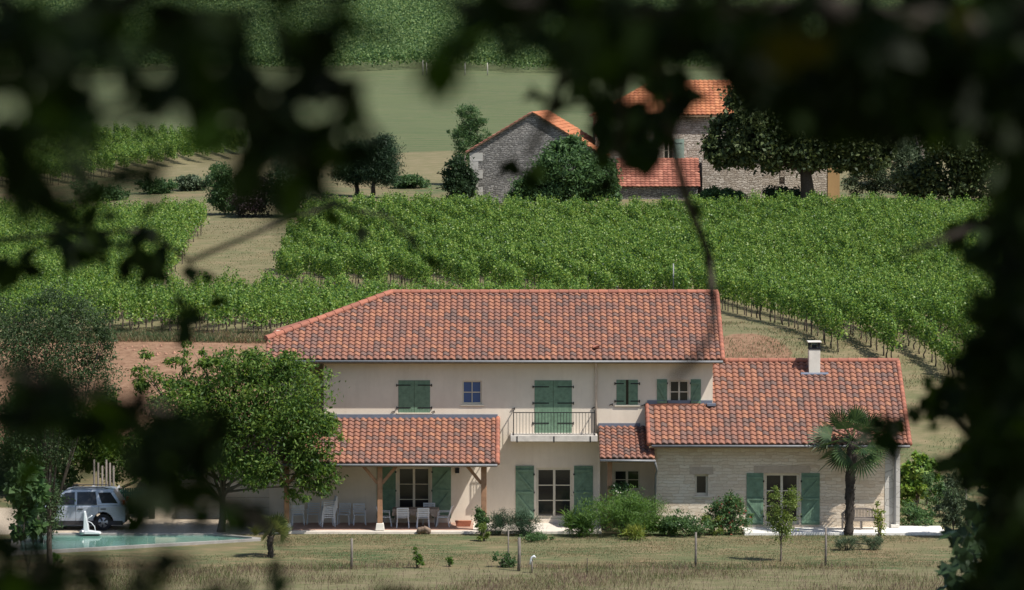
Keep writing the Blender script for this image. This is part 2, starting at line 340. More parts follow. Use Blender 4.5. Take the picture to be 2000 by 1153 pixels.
# ------------------------------------------------------------------ roof tiles
def tiles(O, Xv, S, wid, length, cw, rl, amin=None, amax=None, amp=.038, ns=6, lip=.06):
    O, Xv, S = Vector(O), Vector(Xv).normalized(), Vector(S).normalized(); N = Xv.cross(S).normalized()
    mb = MB(); nc, nr = int(round(wid/cw)), int(round(length/rl)); cw, rl = wid/nc, length/nr
    for r in range(nr):
        for c in range(nc):
            b0, b1 = r*rl, min(length, (r+1.12)*rl); jit = random.uniform(-.006, .006); vs = []
            lo0, lo1 = (amin(b0), amin(b1)) if amin else (0, 0); hi0, hi1 = (amax(b0), amax(b1)) if amax else (wid, wid)
            if (c+1)*cw <= lo0 or c*cw >= hi0: continue
            for (b, lift, lo, hi) in ((b0, .05-lip, lo0, hi0), (b0, .05, lo0, hi0), (b1, 0, lo1, hi1)):
                for i in range(ns+1):
                    u = i/ns; h = amp*(.5+.5*math.cos(2*PI*(u-.30)))**.8*2
                    if u > .8: h = amp*.12+ .35*amp*(u-.8)/.2*.2
                    a = min(max(c*cw+u*cw*1.03, lo), hi); vs.append(O + Xv*a + S*(b+jit) + N*(h+lift))
            n = ns+1
            mb.add(vs, [(k*n+i, k*n+i+1, (k+1)*n+i+1, (k+1)*n+i) for k in (0, 1) for i in range(ns)])
    return mb
def ridge(mb, a, b, r=.15, step=.42, up=(0,0,1)):
    a, b = Vector(a), Vector(b); d = b-a; n = max(1, int(d.length/step)); d.normalize(); st = (b-a).length/n
    sd = d.cross(Vector(up)).normalized(); u = sd.cross(d)
    for i in range(n):
        p0, p1 = a+d*(i*st-.03), a+d*((i+1)*st+.02); vs = []
        for p, rr in ((p0, r*1.12), (p1, r*.94)):
            for k in range(9):
                t = -.35+ (PI+.7)*k/8; vs.append(p + sd*math.cos(t)*rr + u*(math.sin(t)*rr*.75))
        mb.add(vs, [(k, k+1, 10+k, 9+k) for k in range(8)]+[tuple(range(9))], False)

# ------------------------------------------------------------------ the country house
YF, YE, YR = 170.0, 169.32, 174.6
house = empty('country_house', (0, YF, .3), 'long cream rendered two-storey house with red tiled roofs and green shutters', 'house')
zE, zR = Z(704, YE), Z(573, YR)
xL, xR, xRl = X(517, YE, 690), X(1412, YE, 705), X(766, YR, 573)
Sm = Vector((0, YR-YE, zR-zE)); Lm = Sm.length
hb = .30*Lm
def mn(b): return 0 if b < hb else (b-hb)/(Lm-hb)*(xRl-xL)
mainroof = tiles((xL, YE, zE), (1,0,0), Sm, xR-xL, Lm, .268, .31, mn).build('roof', M_tile, house)
def slab(mb, pts, t=.09):                     # roof deck below the tiles
    n = len(pts); return mb.add([Vector(p) for p in pts]+[Vector(p)-Vector((0,0,t)) for p in pts], [tuple(range(n)), tuple(range(2*n-1, n-1, -1))]+[(i, n+i, n+(i+1) % n, (i+1) % n) for i in range(n)])
zh = zE+(zR-zE)*.30; Yh = YE+(YR-YE)*.30; YB = 2*YR-YE; dz = -.05
dk = MB(); slab(dk, [(xL,YE,zE+dz),(xR,YE,zE+dz),(xR,YR,zR+dz),(xRl,YR,zR+dz),(xL,Yh,zh+dz)])
slab(dk, [(xR,YB,zE+dz),(xL,YB,zE+dz),(xL,2*YR-Yh,zh+dz),(xRl,YR,zR+dz),(xR,YR,zR+dz)]); dk.build('roof_deck', M_soffit, mainroof)
hp = MB(); hp.add([(xL-.05,Yh,zh),(xRl,YR,zR),(xL-.05,2*YR-Yh,zh),(xL-.05,Yh,zh-.14),(xL-.05,2*YR-Yh,zh-.14)], [(0,2,1),(0,3,4,2)]); hp.build('hip_roof', M_ridge, mainroof)
rd = MB(); ridge(rd, (xRl,YR,zR+.05), (xR+.03,YR,zR+.05)); ridge(rd, (xL-.02,Yh-.02,zh+.06), (xRl,YR,zR+.06), .17); rd.build('ridge_tiles', M_ridge, mainroof)
vt = MB()
for s_, xx in ((1, xR),):
    a, b = Vector((xx, YE, zE+.03)), Vector((xx, YR, zR+.03))
    for i in range(18): vt.tube([a.lerp(b, i/18), a.lerp(b, (i+1.1)/18)], [.115, .095], 8)
vt.build('verge_tiles', M_ridge, mainroof)
gut = MB(); gut.tube([(xL, YE-.05, zE-.04), (xR, YE-.05, zE-.06)], .052, 8); gut.build('gutter', M_zinc, house)
sv = MB()   # raised vent tile near the eaves
pv = Vector((X(1164, YE+.7, 695), YE+.75, zE+(zR-zE)*.75/5.15+.1)); sv.add([pv+Vector(q) for q in ((-.13,-.1,0),(.15,-.1,0),(.15,.25,.06),(-.13,.25,.06),(-.13,-.12,.02),(.15,-.16,.13),(.15,.22,.13),(-.13,.22,.10))], [(4,5,6,7),(0,1,5,4),(1,2,6,5),(3,0,4,7)]); sv.build('vent_tile', M_ridge, mainroof)

# walls ------------------------------------------------------------
xa, xb = X(632, YF, 750), X(1392, YF, 750)
zt, z0 = zE+.18, .2
def hole(p0, p1, q0, q1, Y=YF): return (X(p0, Y, (q0+q1)/2), X(p1, Y, (q0+q1)/2), Z(q1, Y), Z(q0, Y))
H_sh = hole(778, 840, 743, 806); H_bl = hole(903, 941, 744, 790); H_bal = hole(1044, 1117, 743, 849); H_sm = hole(1204, 1246, 742, 791); H_rt = hole(1307, 1346, 743, 790)
H_fd = hole(1047, 1118, 914, 1014); H_pd = hole(776, 841, 912, 1012)
xg = X(556, YF, 960); xw = X(1172, YF, 950); zmid = Z(835, YF)
wl = MB()
wl.facade(xa, xb, zmid, zt, YF, [H_sh, H_bl, (H_bal[0], H_bal[1], max(H_bal[2], zmid+.001), H_bal[3]), H_sm, H_rt])
wl.facade(xg, xw, z0, zmid, YF, [H_fd, H_pd, (H_bal[0], H_bal[1], H_bal[2], zmid-.001)])
wl.add([(xw,YF,z0),(xw,YF+1.3,z0),(xw,YF+1.3,zmid),(xw,YF,zmid)], [(0,1,2,3)])
wl.add([(xa,YF,zmid),(xa,YF+9,zmid),(xa,YF+9,zt),(xa,YF,zt),(xb,YF,zmid),(xb,YF+9,zmid),(xb,YF+9,zt),(xb,YF,zt)], [(0,3,2,1),(4,5,6,7)])
wl.add([(xb,YF,zt),(xb,YR,zR-.15),(xb,YF+9,zt)], [(0,1,2)])
H_en = hole(1199, 1250, 918, 958, YF+1.2)
wl.facade(xw, X(1290, YF+1.2, 940), z0, 4.6, YF+1.2, [H_en], .15)
wl.build('wall', M_plaster, house)
rc = MB(); xrl = X(540, YF+2.4, 750)
rc.box(xrl, xa-.002, YF+2.4, YF+2.7, 3.0, zh+.3); rc.box(X(578, YF+.3, 750)-.25, X(578, YF+.3, 750), YF+.3, YF+2.399, 3.0, zt-.05); rc.build('recess_and_shade_wall', M_plaster, house)  # second box: side wall added to keep sky light off the recess
# windows, shutters -------------------------------------------------
def window(h, Y, cols=2, rows=2, rec=.12, fw=.055, mid=.09, glass=M_glass, frame=M_frame, name='window', sill=True, parent=house, rail=.02):
    x0, x1, z0_, z1 = h; f = MB(); y0, y1 = Y+rec, Y+rec+.06
    f.box(x0, x0+fw, y0, y1, z0_, z1); f.box(x1-fw, x1, y0, y1, z0_, z1); f.box(x0+fw, x1-fw, y0, y1, z1-fw, z1); f.box(x0+fw, x1-fw, y0, y1, z0_, z0_+fw*1.3)
    xm = (x0+x1)/2
    if cols == 2: f.box(xm-mid/2, xm+mid/2, y0-.012, y1, z0_+fw*1.3, z1-fw)
    spans = [(x0+fw, xm-mid/2), (xm+mid/2, x1-fw)] if cols == 2 else [(x0+fw, x1-fw)]
    for a, b in spans:
        for r in range(1, rows):
            zz = z0_+fw*1.3+(z1-fw-z0_-fw*1.3)*r/rows; f.box(a, b, y0+.008, y1-.008, zz-rail/2-.004, zz+rail/2+.004)
    o = f.build(name, frame, parent)
    p = MB()
    for a, b in spans: p.add([(a-.004,y1-.02,z0_+fw),(b+.004,y1-.02,z0_+fw),(b+.004,y1-.02,z1-fw+.004),(a-.004,y1-.02,z1-fw+.004)], [(0,1,2,3)])
    p.build('pane', glass, o)
    if sill:
        s = MB(); s.box(x0-.08, x1+.08, Y-.05, Y+rec-.002, z0_-.07, z0_-.003); s.build('sill', M_frame, o, .008)
    return o
def leafsh(x0, x1, z0_, z1, Y, brace=0, out=0, hinge=1, mat=M_shutter):
    """plank shutter leaf; brace +-1 draws a Z-brace (inner face), 0 the outer face with straps"""
    m = MB(); n = max(3, int((x1-x0)/.11)); w_ = (x1-x0)/n
    for i in range(n): m.box(x0+i*w_+.004, x0+(i+1)*w_-.004, Y-.03, Y, z0_, z1)
    m.box(x0+.001, x1-.001, Y-.022, Y-.002, z0_+.002, z1-.002)
    H = z1-z0_
    if brace:
        k = 3 if H > 1.7 else 2; zz = [z0_+H*.06, z0_+H*.5, z1-H*.09] if k == 3 else [z0_+H*.15, z1-H*.15]
        for q in zz: m.box(x0+.01, x1-.01, Y-.075, Y-.031, q-.05, q+.045)
        for q0, q1 in zip(zz, zz[1:]):
            a, b = ((x1-.04, x0+.04) if brace > 0 else (x0+.04, x1-.04)); m.bar((a, Y-.052, q0+.05), (b, Y-.052, q1-.05), .08, .042, (0,1,0))
    o = m.build('shutter', mat, house)
    qs = [z0_+H*.15, z1-H*.15] if H < 1.7 else [z0_+H*.16, z0_+H*.5, z1-H*.16]
    if H > 2.2 and not brace: qs = [z0_+H*.21, z0_+H*.58, z1-H*.12]
    for q in qs:
        s = MB()
        if brace: xe = x1 if hinge > 0 else x0; s.box(xe-.03, xe+.03, Y-.07, Y-.004, q-.035, q+.035)
        else:
            L = (x1-x0)*.78; a, b = (x0-.09, x0+L) if hinge < 0 else (x1-L, x1+.09); s.box(a, b, Y-.044, Y-.031, q-.022, q+.022); xe = x0-.09 if hinge < 0 else x1+.05; s.box(xe, xe+.04, Y-.05, Y-.01, q-.06, q+.05)
        s.build('strap_hinge', M_iron, o)
    return o
def closed(h, gap=0, Y=YF):
    x0, x1, a, b = h; xm = (x0+x1)/2; leafsh(x0+.004, xm-.006-gap, a, b, Y+.012, 0, 0, -1); leafsh(xm+.006+gap, x1-.004, a, b, Y+.012, 0, 0, 1)
    back = MB(); back.box(x0, x1, Y+.1, Y+.16, a, b); back.build('window', M_glass, house)
closed(H_sh); closed(H_bal); closed(H_sm, .05)
for h in (H_sh, H_sm): s = MB(); s.box(h[0]-.08, h[1]+.08, YF-.06, YF-.002, h[2]-.07, h[2]-.003); s.build('sill', M_frame, house, .008)
window(H_bl, YF, 2, 2, .07, .06, .035, M_bglass, rail=.03); window(H_rt, YF, 2, 2, .07, .07, .07, rail=.03)
for a, b, br, hi in ((1283, 1303, 1, 1), (1349, 1369, -1, -1)):
    leafsh(X(a, YF, 767), X(b, YF, 767), Z(793, YF), Z(741, YF), YF-.005, br, 0, hi)
window(H_fd, YF, 2, 3, .1, .10, .10, sill=False, name='french_window', rail=.03)
leafsh(X(1007, YF, 960), X(1043, YF, 960), Z(1014, YF), Z(910, YF), YF-.005, 1, 0, 1); leafsh(X(1121, YF, 960), X(1158, YF, 960), Z(1014, YF), Z(910, YF), YF-.005, -1, 0, -1)
window(H_pd, YF, 2, 3, .1, .10, .10, sill=False, name='french_window')
leafsh(X(736, YF, 960), X(773, YF, 960), Z(1012, YF), Z(905, YF), YF-.005, 1, 0, 1); leafsh(X(844, YF, 960), X(881, YF, 960), Z(1012, YF), Z(905, YF), YF-.005, -1, 0, -1)
window(H_en, YF+1.2, 2, 2, .06, .07, .10)
for px_, py_ in ((1003, 799), (1160, 797), (1194, 791), (1257, 792), (768, 805), (846, 805)):   # shutter catches
    c = MB(); q = P(px_, py_, YF-.04); c.bar(q-Vector((.09,0,.02)), q+Vector((.05,0,.04)), .03); c.bar(q+Vector((.05,-.01,.05)), q+Vector((.05,.05,-.03)), .03); c.build('shutter_catch', M_iron, house)
dp = MB(); dpx = X(1164, YF-.1, 780); dp.tube([(dpx, YE, zE-.05), (dpx, YF-.12, zE-.3), (dpx, YF-.09, zE-.42), (dpx, YF-.09, Z(854, YF))], .045, 8); dp.build('downpipe', plain('cream_pipe', (.58, .50, .42), .5), house)
# balcony -----------------------------------------------------------
yb = 168.75; zb1, zb0 = Z(851, yb), Z(863, yb); bx0, bx1 = X(997, yb, 855), X(1167, yb, 855)
b = MB(); b.box(bx0, bx1, yb, YF-.003, zb0, zb1); bal = b.build('balcony', plain('pale_concrete', (.56, .52, .47), .9, .2, 3), house, .015)
r = MB(); rx0, rx1 = X(1003, yb, 830), X(1162, yb, 830); rt, yr = Z(806, yb+.06), yb+.06
r.box(rx0-.02, rx1+.02, yr-.02, yr+.02, rt-.02, rt+.015); r.box(rx0+.02, rx1-.02, yr-.012, yr+.012, zb1+.045, zb1+.07)
for xx in (rx0, rx1): r.box(xx-.02, xx+.02, yr-.015, yr+.015, zb1+.002, rt-.021); r.box(xx-.018, xx+.018, yr+.021, YF-.002, rt-.019, rt+.012); r.box(xx-.012, xx+.012, yr+.021, YF-.002, zb1+.046, zb1+.068)
for i in range(1, 26):
    xx = rx0+(rx1-rx0)*i/26; r.box(xx-.009, xx+.009, yr-.008, yr+.008, zb1+.071, rt-.021)
for sx in (rx0, rx1):
    for j in range(1, 8): yy = yr+(YF-yr)*j/8; r.box(sx-.008, sx+.008, yy-.008, yy+.008, zb1+.069, rt-.02)
r.build('railing', M_iron, bal)
for px_ in (1010, 1082, 1153): br = MB(); xx = X(px_, yb, 858); br.box(xx-.025, xx+.025, yb-.012, yb-.002, zb0-.03, zb1-.03); br.build('bracket', M_iron, bal)
# porch ---------------------------------------------------------------
ype = 166.6; zp1, zp0 = Z(818, YF), Z(906, ype); px0, px1 = X(560, YF, 860), X(972, YF, 860)
Sp = Vector((0, YF-ype, zp1-zp0)); pr = tiles((px0, ype, zp0), (1,0,0), Sp, px1-px0, Sp.length, .268, .31).build('porch_roof', M_tile, house)
d = MB(); slab(d, [(px0,ype,zp0-.05),(px1,ype,zp0-.05),(px1,YF-.003,zp1-.05),(px0,YF-.003,zp1-.05)]); d.build('roof_deck', M_soffit, pr)
d = MB(); a, b_ = Vector((px1, ype, zp0+.03)), Vector((px1, YF, zp1+.03))
for i in range(11): d.tube([a.lerp(b_, i/11), a.lerp(b_, (i+1.1)/11)], [.115, .095], 8)
d.build('verge_tiles', M_ridge, pr)
d = MB(); d.box(px0, px1, YF-.05, YF-.004, zp1+.02, zp1+.19); d.build('flashing', M_flash, pr)
d = MB(); d.tube([(px0,ype-.07,zp0-.05),(px1,ype-.07,zp0-.06)], .052, 8); d.build('gutter', M_zinc, house)
yp = 167.15; zpb = zp0+Sp.z*(yp-ype)/Sp.y-.16
d = MB(); d.box(px0, px1-.2, yp-.09, yp+.09, zpb-.2, zpb); d.build('porch_beam', M_wood, house)
def post(px_, plinth=True, w_=.21, top=zpb-.201, Y=yp, br_=True):
    xx = X(px_, Y, 960); zb = .355; m = MB(); m.box(xx-w_/2, xx+w_/2, Y-w_/2, Y+w_/2, zb+(.30 if plinth else 0), top); o = m.build('porch_post', M_wood, house, .012)
    if br_:
        for sx in (-1, 1):
            if px_ > 900 and sx > 0: continue
            m = MB(); m.bar((xx+sx*w_*.45, Y, top-.78), (xx+sx*.72, Y, top-.02), .13, .11, (0,1,0)); m.build('brace', M_wood, o)
    if plinth:
        m = MB(); m.add([(xx+i*a, Y+j*a, z) for z, a in ((zb,.19),(zb+.30,.15)) for i, j in ((-1,-1),(1,-1),(1,1),(-1,1))], [(3,2,1,0),(4,5,6,7),(0,1,5,4),(1,2,6,5),(2,3,7,6),(3,0,4,7)]); m.build('plinth', M_pale, o, .02)
post(742); post(945, True, .23); post(560)
m = MB(); q = P(893, 917, YF-.08); m.box(q.x-.09, q.x+.09, YF-.16, YF-.003, q.z-.16, q.z+.06); m.build('wall_lantern', M_iron, house, .01)
# entrance lean-to
yee = 167.25; ze1, ze0 = Z(834, YF), Z(897, yee); ex0, ex1 = X(1169, YF, 870), X(1279, yee, 900)
Se = Vector((0, YF-yee, ze1-ze0)); er = tiles((ex0, yee, ze0), (1,0,0), Se, ex1-ex0, Se.length, .268, .31).build('entrance_roof', M_tile, house)
d = MB(); slab(d, [(ex0,yee,ze0-.05),(ex1,yee,ze0-.05),(ex1,YF-.003,ze1-.05),(ex0,YF-.003,ze1-.05)]); d.build('roof_deck', M_soffit, er)
d = MB(); d.box(ex0, X(1250, YF, 830), YF-.05, YF-.004, ze1+.02, ze1+.16); d.build('flashing', M_flash, er)
d = MB(); d.tube([(ex0,yee-.07,ze0-.05),(ex1+.04,yee-.06,ze0-.07)], .05, 8); d.build('gutter', M_zinc, house); d = MB(); d.tube([(ex1,yee-.05,ze0-.1),(ex1+.1,yee+.3,ze0-.5),(ex1+.06,168.1,ze0-.8),(ex1+.06,168.1,.36)], .045, 8); d.build('downpipe', M_zinc, house)
post(1191, False, .2, ze0-.02, 168.0, False)
# right wing ------------------------------------------------------------
YW = 168.3; ywe = 167.45; zwe = Z(869, ywe); tanw = .57
ywr = None
for i in range(4000):
    y_ = 170+i*.002
    if zwe+tanw*(y_-ywe) > Z(707, y_): ywr = y_; break
zwr = zwe+tanw*(ywr-ywe); wx0, wx1 = X(1268, ywe, 840), X(1777, ywe, 870)
Sw = Vector((0, ywr-ywe, zwr-zwe)); Lw = Sw.length; cut = Lw*(YF-.03-ywe)/(ywr-ywe)
wr = tiles((wx0, ywe, zwe), (1,0,0), Sw, wx1-wx0, Lw, .268, .31, lambda b: 0 if b < cut+.05 else xb-wx0+.01).build('wing_roof', M_tile, house)
d = MB(); zc = zwe+tanw*(YF-.01-ywe)
slab(d, [(wx0,ywe,zwe-.05),(wx1,ywe,zwe-.05),(wx1,YF-.01,zc-.05),(wx0,YF-.01,zc-.05)]); slab(d, [(xb+.01,YF-.01,zc-.05),(wx1,YF-.01,zc-.05),(wx1,ywr,zwr-.05),(xb+.01,ywr,zwr-.05)])
slab(d, [(xb+.01,ywr,zwr-.05),(wx1,ywr,zwr-.05),(wx1,2*ywr-ywe,zwe-.05),(xb+.01,2*ywr-ywe,zwe-.05)]); d.build('roof_deck', M_soffit, wr)
d = MB(); ridge(d, (xb+.01,ywr,zwr+.05), (wx1+.03,ywr,zwr+.05))
a, b_ = Vector((wx1, ywe, zwe+.03)), Vector((wx1, ywr, zwr+.03))
for i in range(22): d.tube([a.lerp(b_, i/22), a.lerp(b_, (i+1.1)/22)], [.115, .095], 8)
d.build('ridge_tiles', M_ridge, wr)
d = MB(); a, b_ = Vector((wx0, ywe, zwe+.03)), Vector((wx0, YF, zc+.03))
for i in range(8): d.tube([a.lerp(b_, i/8), a.lerp(b_, (i+1.1)/8)], [.115, .095], 8)
d.build('verge_tiles', M_ridge, wr)
d = MB(); d.box(wx0, xb-.02, YF-.05, YF-.004, zc+.02, zc+.22); d.build('flashing', M_flash, wr); d = MB(); d.box(xb-.25, xb+.12, YF-.35, YF-.06, zc+.0, zc+.1); d.build('flashing', M_flash, wr)
d = MB(); d.tube([(wx0+.1,ywe-.07,zwe-.05),(wx1,ywe-.06,zwe-.06)], .05, 8); d.build('gutter', M_zinc, house)
ww0, ww1 = X(1282, YW, 950), X(1757, YW, 950)
H_wd = hole(1493, 1561, 925, 1025, YW); H_ws = hole(1357, 1383, 927, 969, YW)
wm = MB(); zwt = zwe+tanw*(YW-ywe)-.05
wm.facade(ww0, ww1, z0, zwt, YW, [H_wd, H_ws], .25)
wm.add([(ww0,YW,z0),(ww0,YF+1.2,z0),(ww0,YF+1.2,zwt),(ww0,YW,zwt)], [(0,3,2,1)])
yb2 = 2*ywr-YW; wm.add([(ww1,YW,z0),(ww1,yb2,z0),(ww1,yb2,zwt),(ww1,ywr,zwr-.1),(ww1,YW,zwt)], [(0,1,2,3,4)])
wm.build('wing_wall', M_stonewall, house)
d = MB(); d.box(ww1-.62, ww1+.015, YW-.02, YW-.003, z0, zwt-.03); d.build('corner_stone', M_quoin, house)
M_lint = plain('lintel_stone', (.46, .38, .30), .9)
for h, l_ in ((H_ws, .22), (H_wd, .45)):
    d = MB(); d.box(h[0]-l_, h[1]+l_, YW-.015, YW-.002, h[3]+.004, h[3]+.32); d.build('lintel', M_lint, house)
window(H_wd, YW, 2, 3, .15, .10, .10, sill=False, name='french_window', rail=.03); window(H_ws, YW, 1, 1, .17, .09)
leafsh(X(1458, YW, 970), X(1491, YW, 970), Z(1025, YW), Z(924, YW), YW-.005, 1, 0, 1); leafsh(X(1565, YW, 970), X(1601, YW, 970), Z(1025, YW), Z(924, YW), YW-.005, -1, 0, -1)
d = MB(); xx = X(1748, YW-.15, 950); d.tube([(xx,ywe,zwe-.08),(xx,YW-.12,zwe-.35),(xx,YW-.1,.36)], .055, 8); d.build('downpipe', M_zinc, house)
d = MB(); d.box(xx-.17, xx+.17, YW-.28, YW-.003, .355, .48); d.build('drain_block', M_pale, house, .01)
# chimney on the wing roof
for i in range(4000):
    y_ = 168+i*.002
    if zwe+tanw*(y_-ywe)+.05 > Z(731, y_): break
cx0, cx1 = X(1580, y_, 700), X(1602, y_, 700); zct = Z(683, y_)
d = MB(); d.box(cx0, cx1, y_, y_+.6, zwe+tanw*(y_-ywe)-.2, zct); ch = d.build('chimney', M_pale, house, .01)
d = MB(); d.box(cx0-.05, cx1+.05, y_-.05, y_+.65, zct+.30, zct+.35); d.build('cap', M_pale, ch, .008)
d = MB(); d.box(cx0-.02, cx1+.02, y_-.02, y_+.62, zct+.002, zct+.06)
for i, j in ((0,0),(1,0),(0,1),(1,1)): d.box(cx0+.0+i*(cx1-cx0-.08), cx0+.08+i*(cx1-cx0-.08), y_+j*.52, y_+.08+j*.52, zct+.061, zct+.299)
d.box(cx0+.14, cx1-.14, y_+.12, y_+.48, zct+.061, zct+.20); d.build('cowl', M_iron, ch)
d = MB(); d.add([(cx0-.35,y_-.12,0),(cx1+.35,y_-.12,0),(cx1+.35,y_+.02,0),(cx0-.35,y_+.02,0)], [(0,1,2,3)])
d.v = [(a_, b2, zwe+tanw*(b2-ywe)+.115) for a_, b2, c_ in d.v]; d.build('apron', M_flash, ch)
# garage end (left, behind the walnut)
YG = 172.4; gx0, gx1 = X(300, YG, 960), X(575, YG, 960); zg = Z(893, YG-.6)
H_gd = (X(342, YG, 960), X(526, YG, 960), .3, Z(915, YG))
d = MB(); d.facade(gx0, xg+.1, z0, zg+.3, YG, [H_gd], .15); d.add([(gx0,YG,z0),(gx0,YG+6,z0),(gx0,YG+6,zg+.3),(gx0,YG,zg+.3)], [(0,3,2,1)])
d.add([(xg,YF,z0),(xg,YG,z0),(xg,YG,4.6),(xg,YF,4.6)], [(0,3,2,1)])
d.build('garage_wall', M_plaster, house)
d = MB(); hh = H_gd[3]-H_gd[2]
for i in range(5): d.box(H_gd[0]+.01, H_gd[1]-.01, YG+.08, YG+.14, H_gd[2]+hh*i/5+.01, H_gd[2]+hh*(i+1)/5-.01)
d.build('garage_door', plain('ivory_paint', (.58, .52, .44), .6, .05), house)
Sg = Vector((0, 3.2, 1.1)); gr_ = tiles((gx0-.3, YG-.6, zg), (1,0,0), Sg, px0-gx0+.3, Sg.length, .268, .31).build('garage_roof', M_tile, house)
d = MB(); slab(d, [(gx0-.3,YG-.6,zg-.05),(px0,YG-.6,zg-.05),(px0,YG+2.6,zg+1.05),(gx0-.3,YG+2.6,zg+1.05)]); d.build('roof_deck', M_soffit, gr_)

# terrace, pool ------------------------------------------------------------
def struct(o, lab): return tag(o, lab, None, None, 'structure')
t = MB(); t.box(X(545, YF, 1020), X(1172, YF, 1020), 166.85, 172.2, -.2, .34); struct(t.build('terrace', M_terr, None, .02), 'pale paved terrace along the house front')
t = MB(); t.box(X(575, YF, 1020), X(925, YF, 1020), 167.25, YF+.3, .30, .352); struct(t.build('terrace_floor', M_tfloor), 'terracotta floor under the porch')
t = MB(); t.box(X(1452, 167, 1035), X(1846, 167, 1035), 166.35, YW+.3, -.2, .34); t.box(ww1+.02, X(1846, 167, 1035), YW+.301, 168.9, -.2, .34)
struct(t.build('paved_walk', plain('bright_paving', (.74, .72, .68), .85, .06, 2), None, .02), 'bright paved walk in front of the stone wing')
POOL = [(P(a, b, y).x, y) for a, b, y in ((40,1044,166.3),(405,1044,166.3),(492,1052,165.0),(492,1054,164.6),(40,1082,160.2))]
def ringpoly(d): 
    cx_, cy_ = sum(p[0] for p in POOL)/5, sum(p[1] for p in POOL)/5; return [(x+(x-cx_)/abs(x-cx_)*d, y+(d if y > 165.5 else -d*(.3 if y > 162 else 1))) for x, y in POOL]
t = MB(); o_ = ringpoly(.38)
t.add([(x,y,.20) for x, y in POOL]+[(x,y,.30) for x, y in POOL]+[(x,y,.30) for x, y in o_]+[(x,y,.0) for x, y in o_], [(k, 5+k, 5+(k+1) % 5, (k+1) % 5) for k in range(5)]+[(5+k, 10+k, 10+(k+1) % 5, 5+(k+1) % 5) for k in range(5)]+[(10+k, 15+k, 15+(k+1) % 5, 10+(k+1) % 5) for k in range(5)])
struct(t.build('pool_edge', plain('grey_coping', (.30,.285,.265), .85)), 'pale stone edge of the swimming pool')
k = Mt('pool_water', .08, .5); k.b.inputs['Base Color'].default_value = (.16, .34, .28, 1); k.b.inputs['Alpha'].default_value = .85; k.bump(k.noise(k.co(), 2.2, 3), .15, .03)
t = MB(); t.add([(x,y,.225) for x, y in POOL], [(0,1,2,3,4)]); struct(t.build('water', k.m), 'turquoise water of the swimming pool')

# ------------------------------------------------------------------ vineyards
def gpoly(pts): return [G(*p) for p in pts]
def vine_arrays(n=330, ls=.125, Lx=.66, H=1.95):
    k = 9; sx = np.linspace(-.54, .54, k)+rng.normal(0, .05, k); sh = H+rng.normal(.05, .14, k); sy = rng.normal(0, .09, k); own = rng.integers(0, k, n); t = rng.beta(1.35, 1.05, n)
    z = .60+(sh[own]-.60)*t; p = np.stack([sx[own]+rng.normal(0, .055, n)*(1.2-.6*t), sy[own]*(.6+.7*t)+rng.normal(0, .085, n)*(1.25-.6*t), z], 1)
    return leafV(p, ls*np.where(t > .85, .75, 1), .85, .35, .6)
VAR = [vine_arrays() for _ in range(8)]
def vtrunk(seed):
    r = random.Random(seed); m = MB(); pts = [(0, 0, -.1)]
    for i in range(1, 5): pts.append((r.uniform(-.06, .06), r.uniform(-.05, .05), .2*i))
    m.tube(pts, [.045, .04, .033, .03, .035], 6); m.tube([pts[-1], (.35, 0, .95)], [.025, .012], 5); m.tube([pts[-1], (-.35, 0, .95)], [.025, .012], 5); return m
vprot = []
for i, V in enumerate(VAR):
    r = bpy.data.objects.new('grapevine', None); r.empty_display_size = .2; WOFF[r.name] = Vector((0, 0, 0))
    COL.objects.link(r); f = quads('foliage', V, M_vine, r); tk = vtrunk(i).build('trunk', M_vbark, r); vprot.append(r)
def rows(poly, ang, space, step, seed):
    r = np.random.default_rng(seed); P2 = np.array([(p.x, p.y) for p in poly]); c = P2.mean(0); R = np.abs(P2-c).max()*1.6
    d = np.array([math.sin(ang), math.cos(ang)]); nrm = np.array([d[1], -d[0]]); out = []
    for k in np.arange(-R, R, space):
        t = np.arange(-R, R, step); q = c + nrm*k + d*t[:, None] + r.normal(0, .07, (len(t), 2)); q = q[pip(q[:, 0], q[:, 1], [tuple(v) for v in P2])]; out.append(q)
    return np.concatenate(out)
A_poly = gpoly([(612,440),(1300,442),(2120,446),(2120,860),(1905,800),(1770,722),(1752,716),(1552,672),(1545,650),(1405,612),(1380,606),(1170,606),(538,566),(560,500)])
B_poly = gpoly([(-60,662),(1160,658),(1152,614),(540,606),(280,606),(402,455),(392,446),(-60,446)])
D_poly = gpoly([(-60,372),(150,360),(330,330),(488,308),(470,292),(-60,292)])
R_poly = gpoly([(1757,1000),(1800,996),(1835,985),(1835,960),(1757,960)])
pa = rows(A_poly, math.radians(-14), 2.0, .78, 1); pb = rows(B_poly, math.radians(24), 1.9, .8, 2); pd = rows(D_poly, math.radians(-20), 1.9, 1.0, 3)
def place(V, x, y, ang, s):
    c, n = math.cos(ang), math.sin(ang); W = V.copy(); W[..., 0] = V[..., 0]*c - V[..., 1]*n; W[..., 1] = V[..., 0]*n + V[..., 1]*c
    return W*s + np.array([x, y, float(gz(x, y))])
ind = []
allp = [(x, y, PI/2+math.radians(14), 'A') for x, y in pa] + [(x, y, PI/2-math.radians(24), 'B') for x, y in pb] + [(x, y, PI/2+math.radians(20), 'D') for x, y in pd]
stuffV = {'A': [], 'B': [], 'D': []}; stuffT = {'A': MB(), 'B': MB(), 'D': MB()}
cand = []
for i, (x, y, a, blk) in enumerate(allp):
    px, py = proj((x, y, float(gz(x, y))+1.9))
    hid = (525 < px < 1400 and py > 585) or (1400 < px < 1760 and py > 712)
    if hid and blk != 'D' and py > 640: continue
    cand.append((y, i, px, py, hid))
cand.sort(); chosen = set()
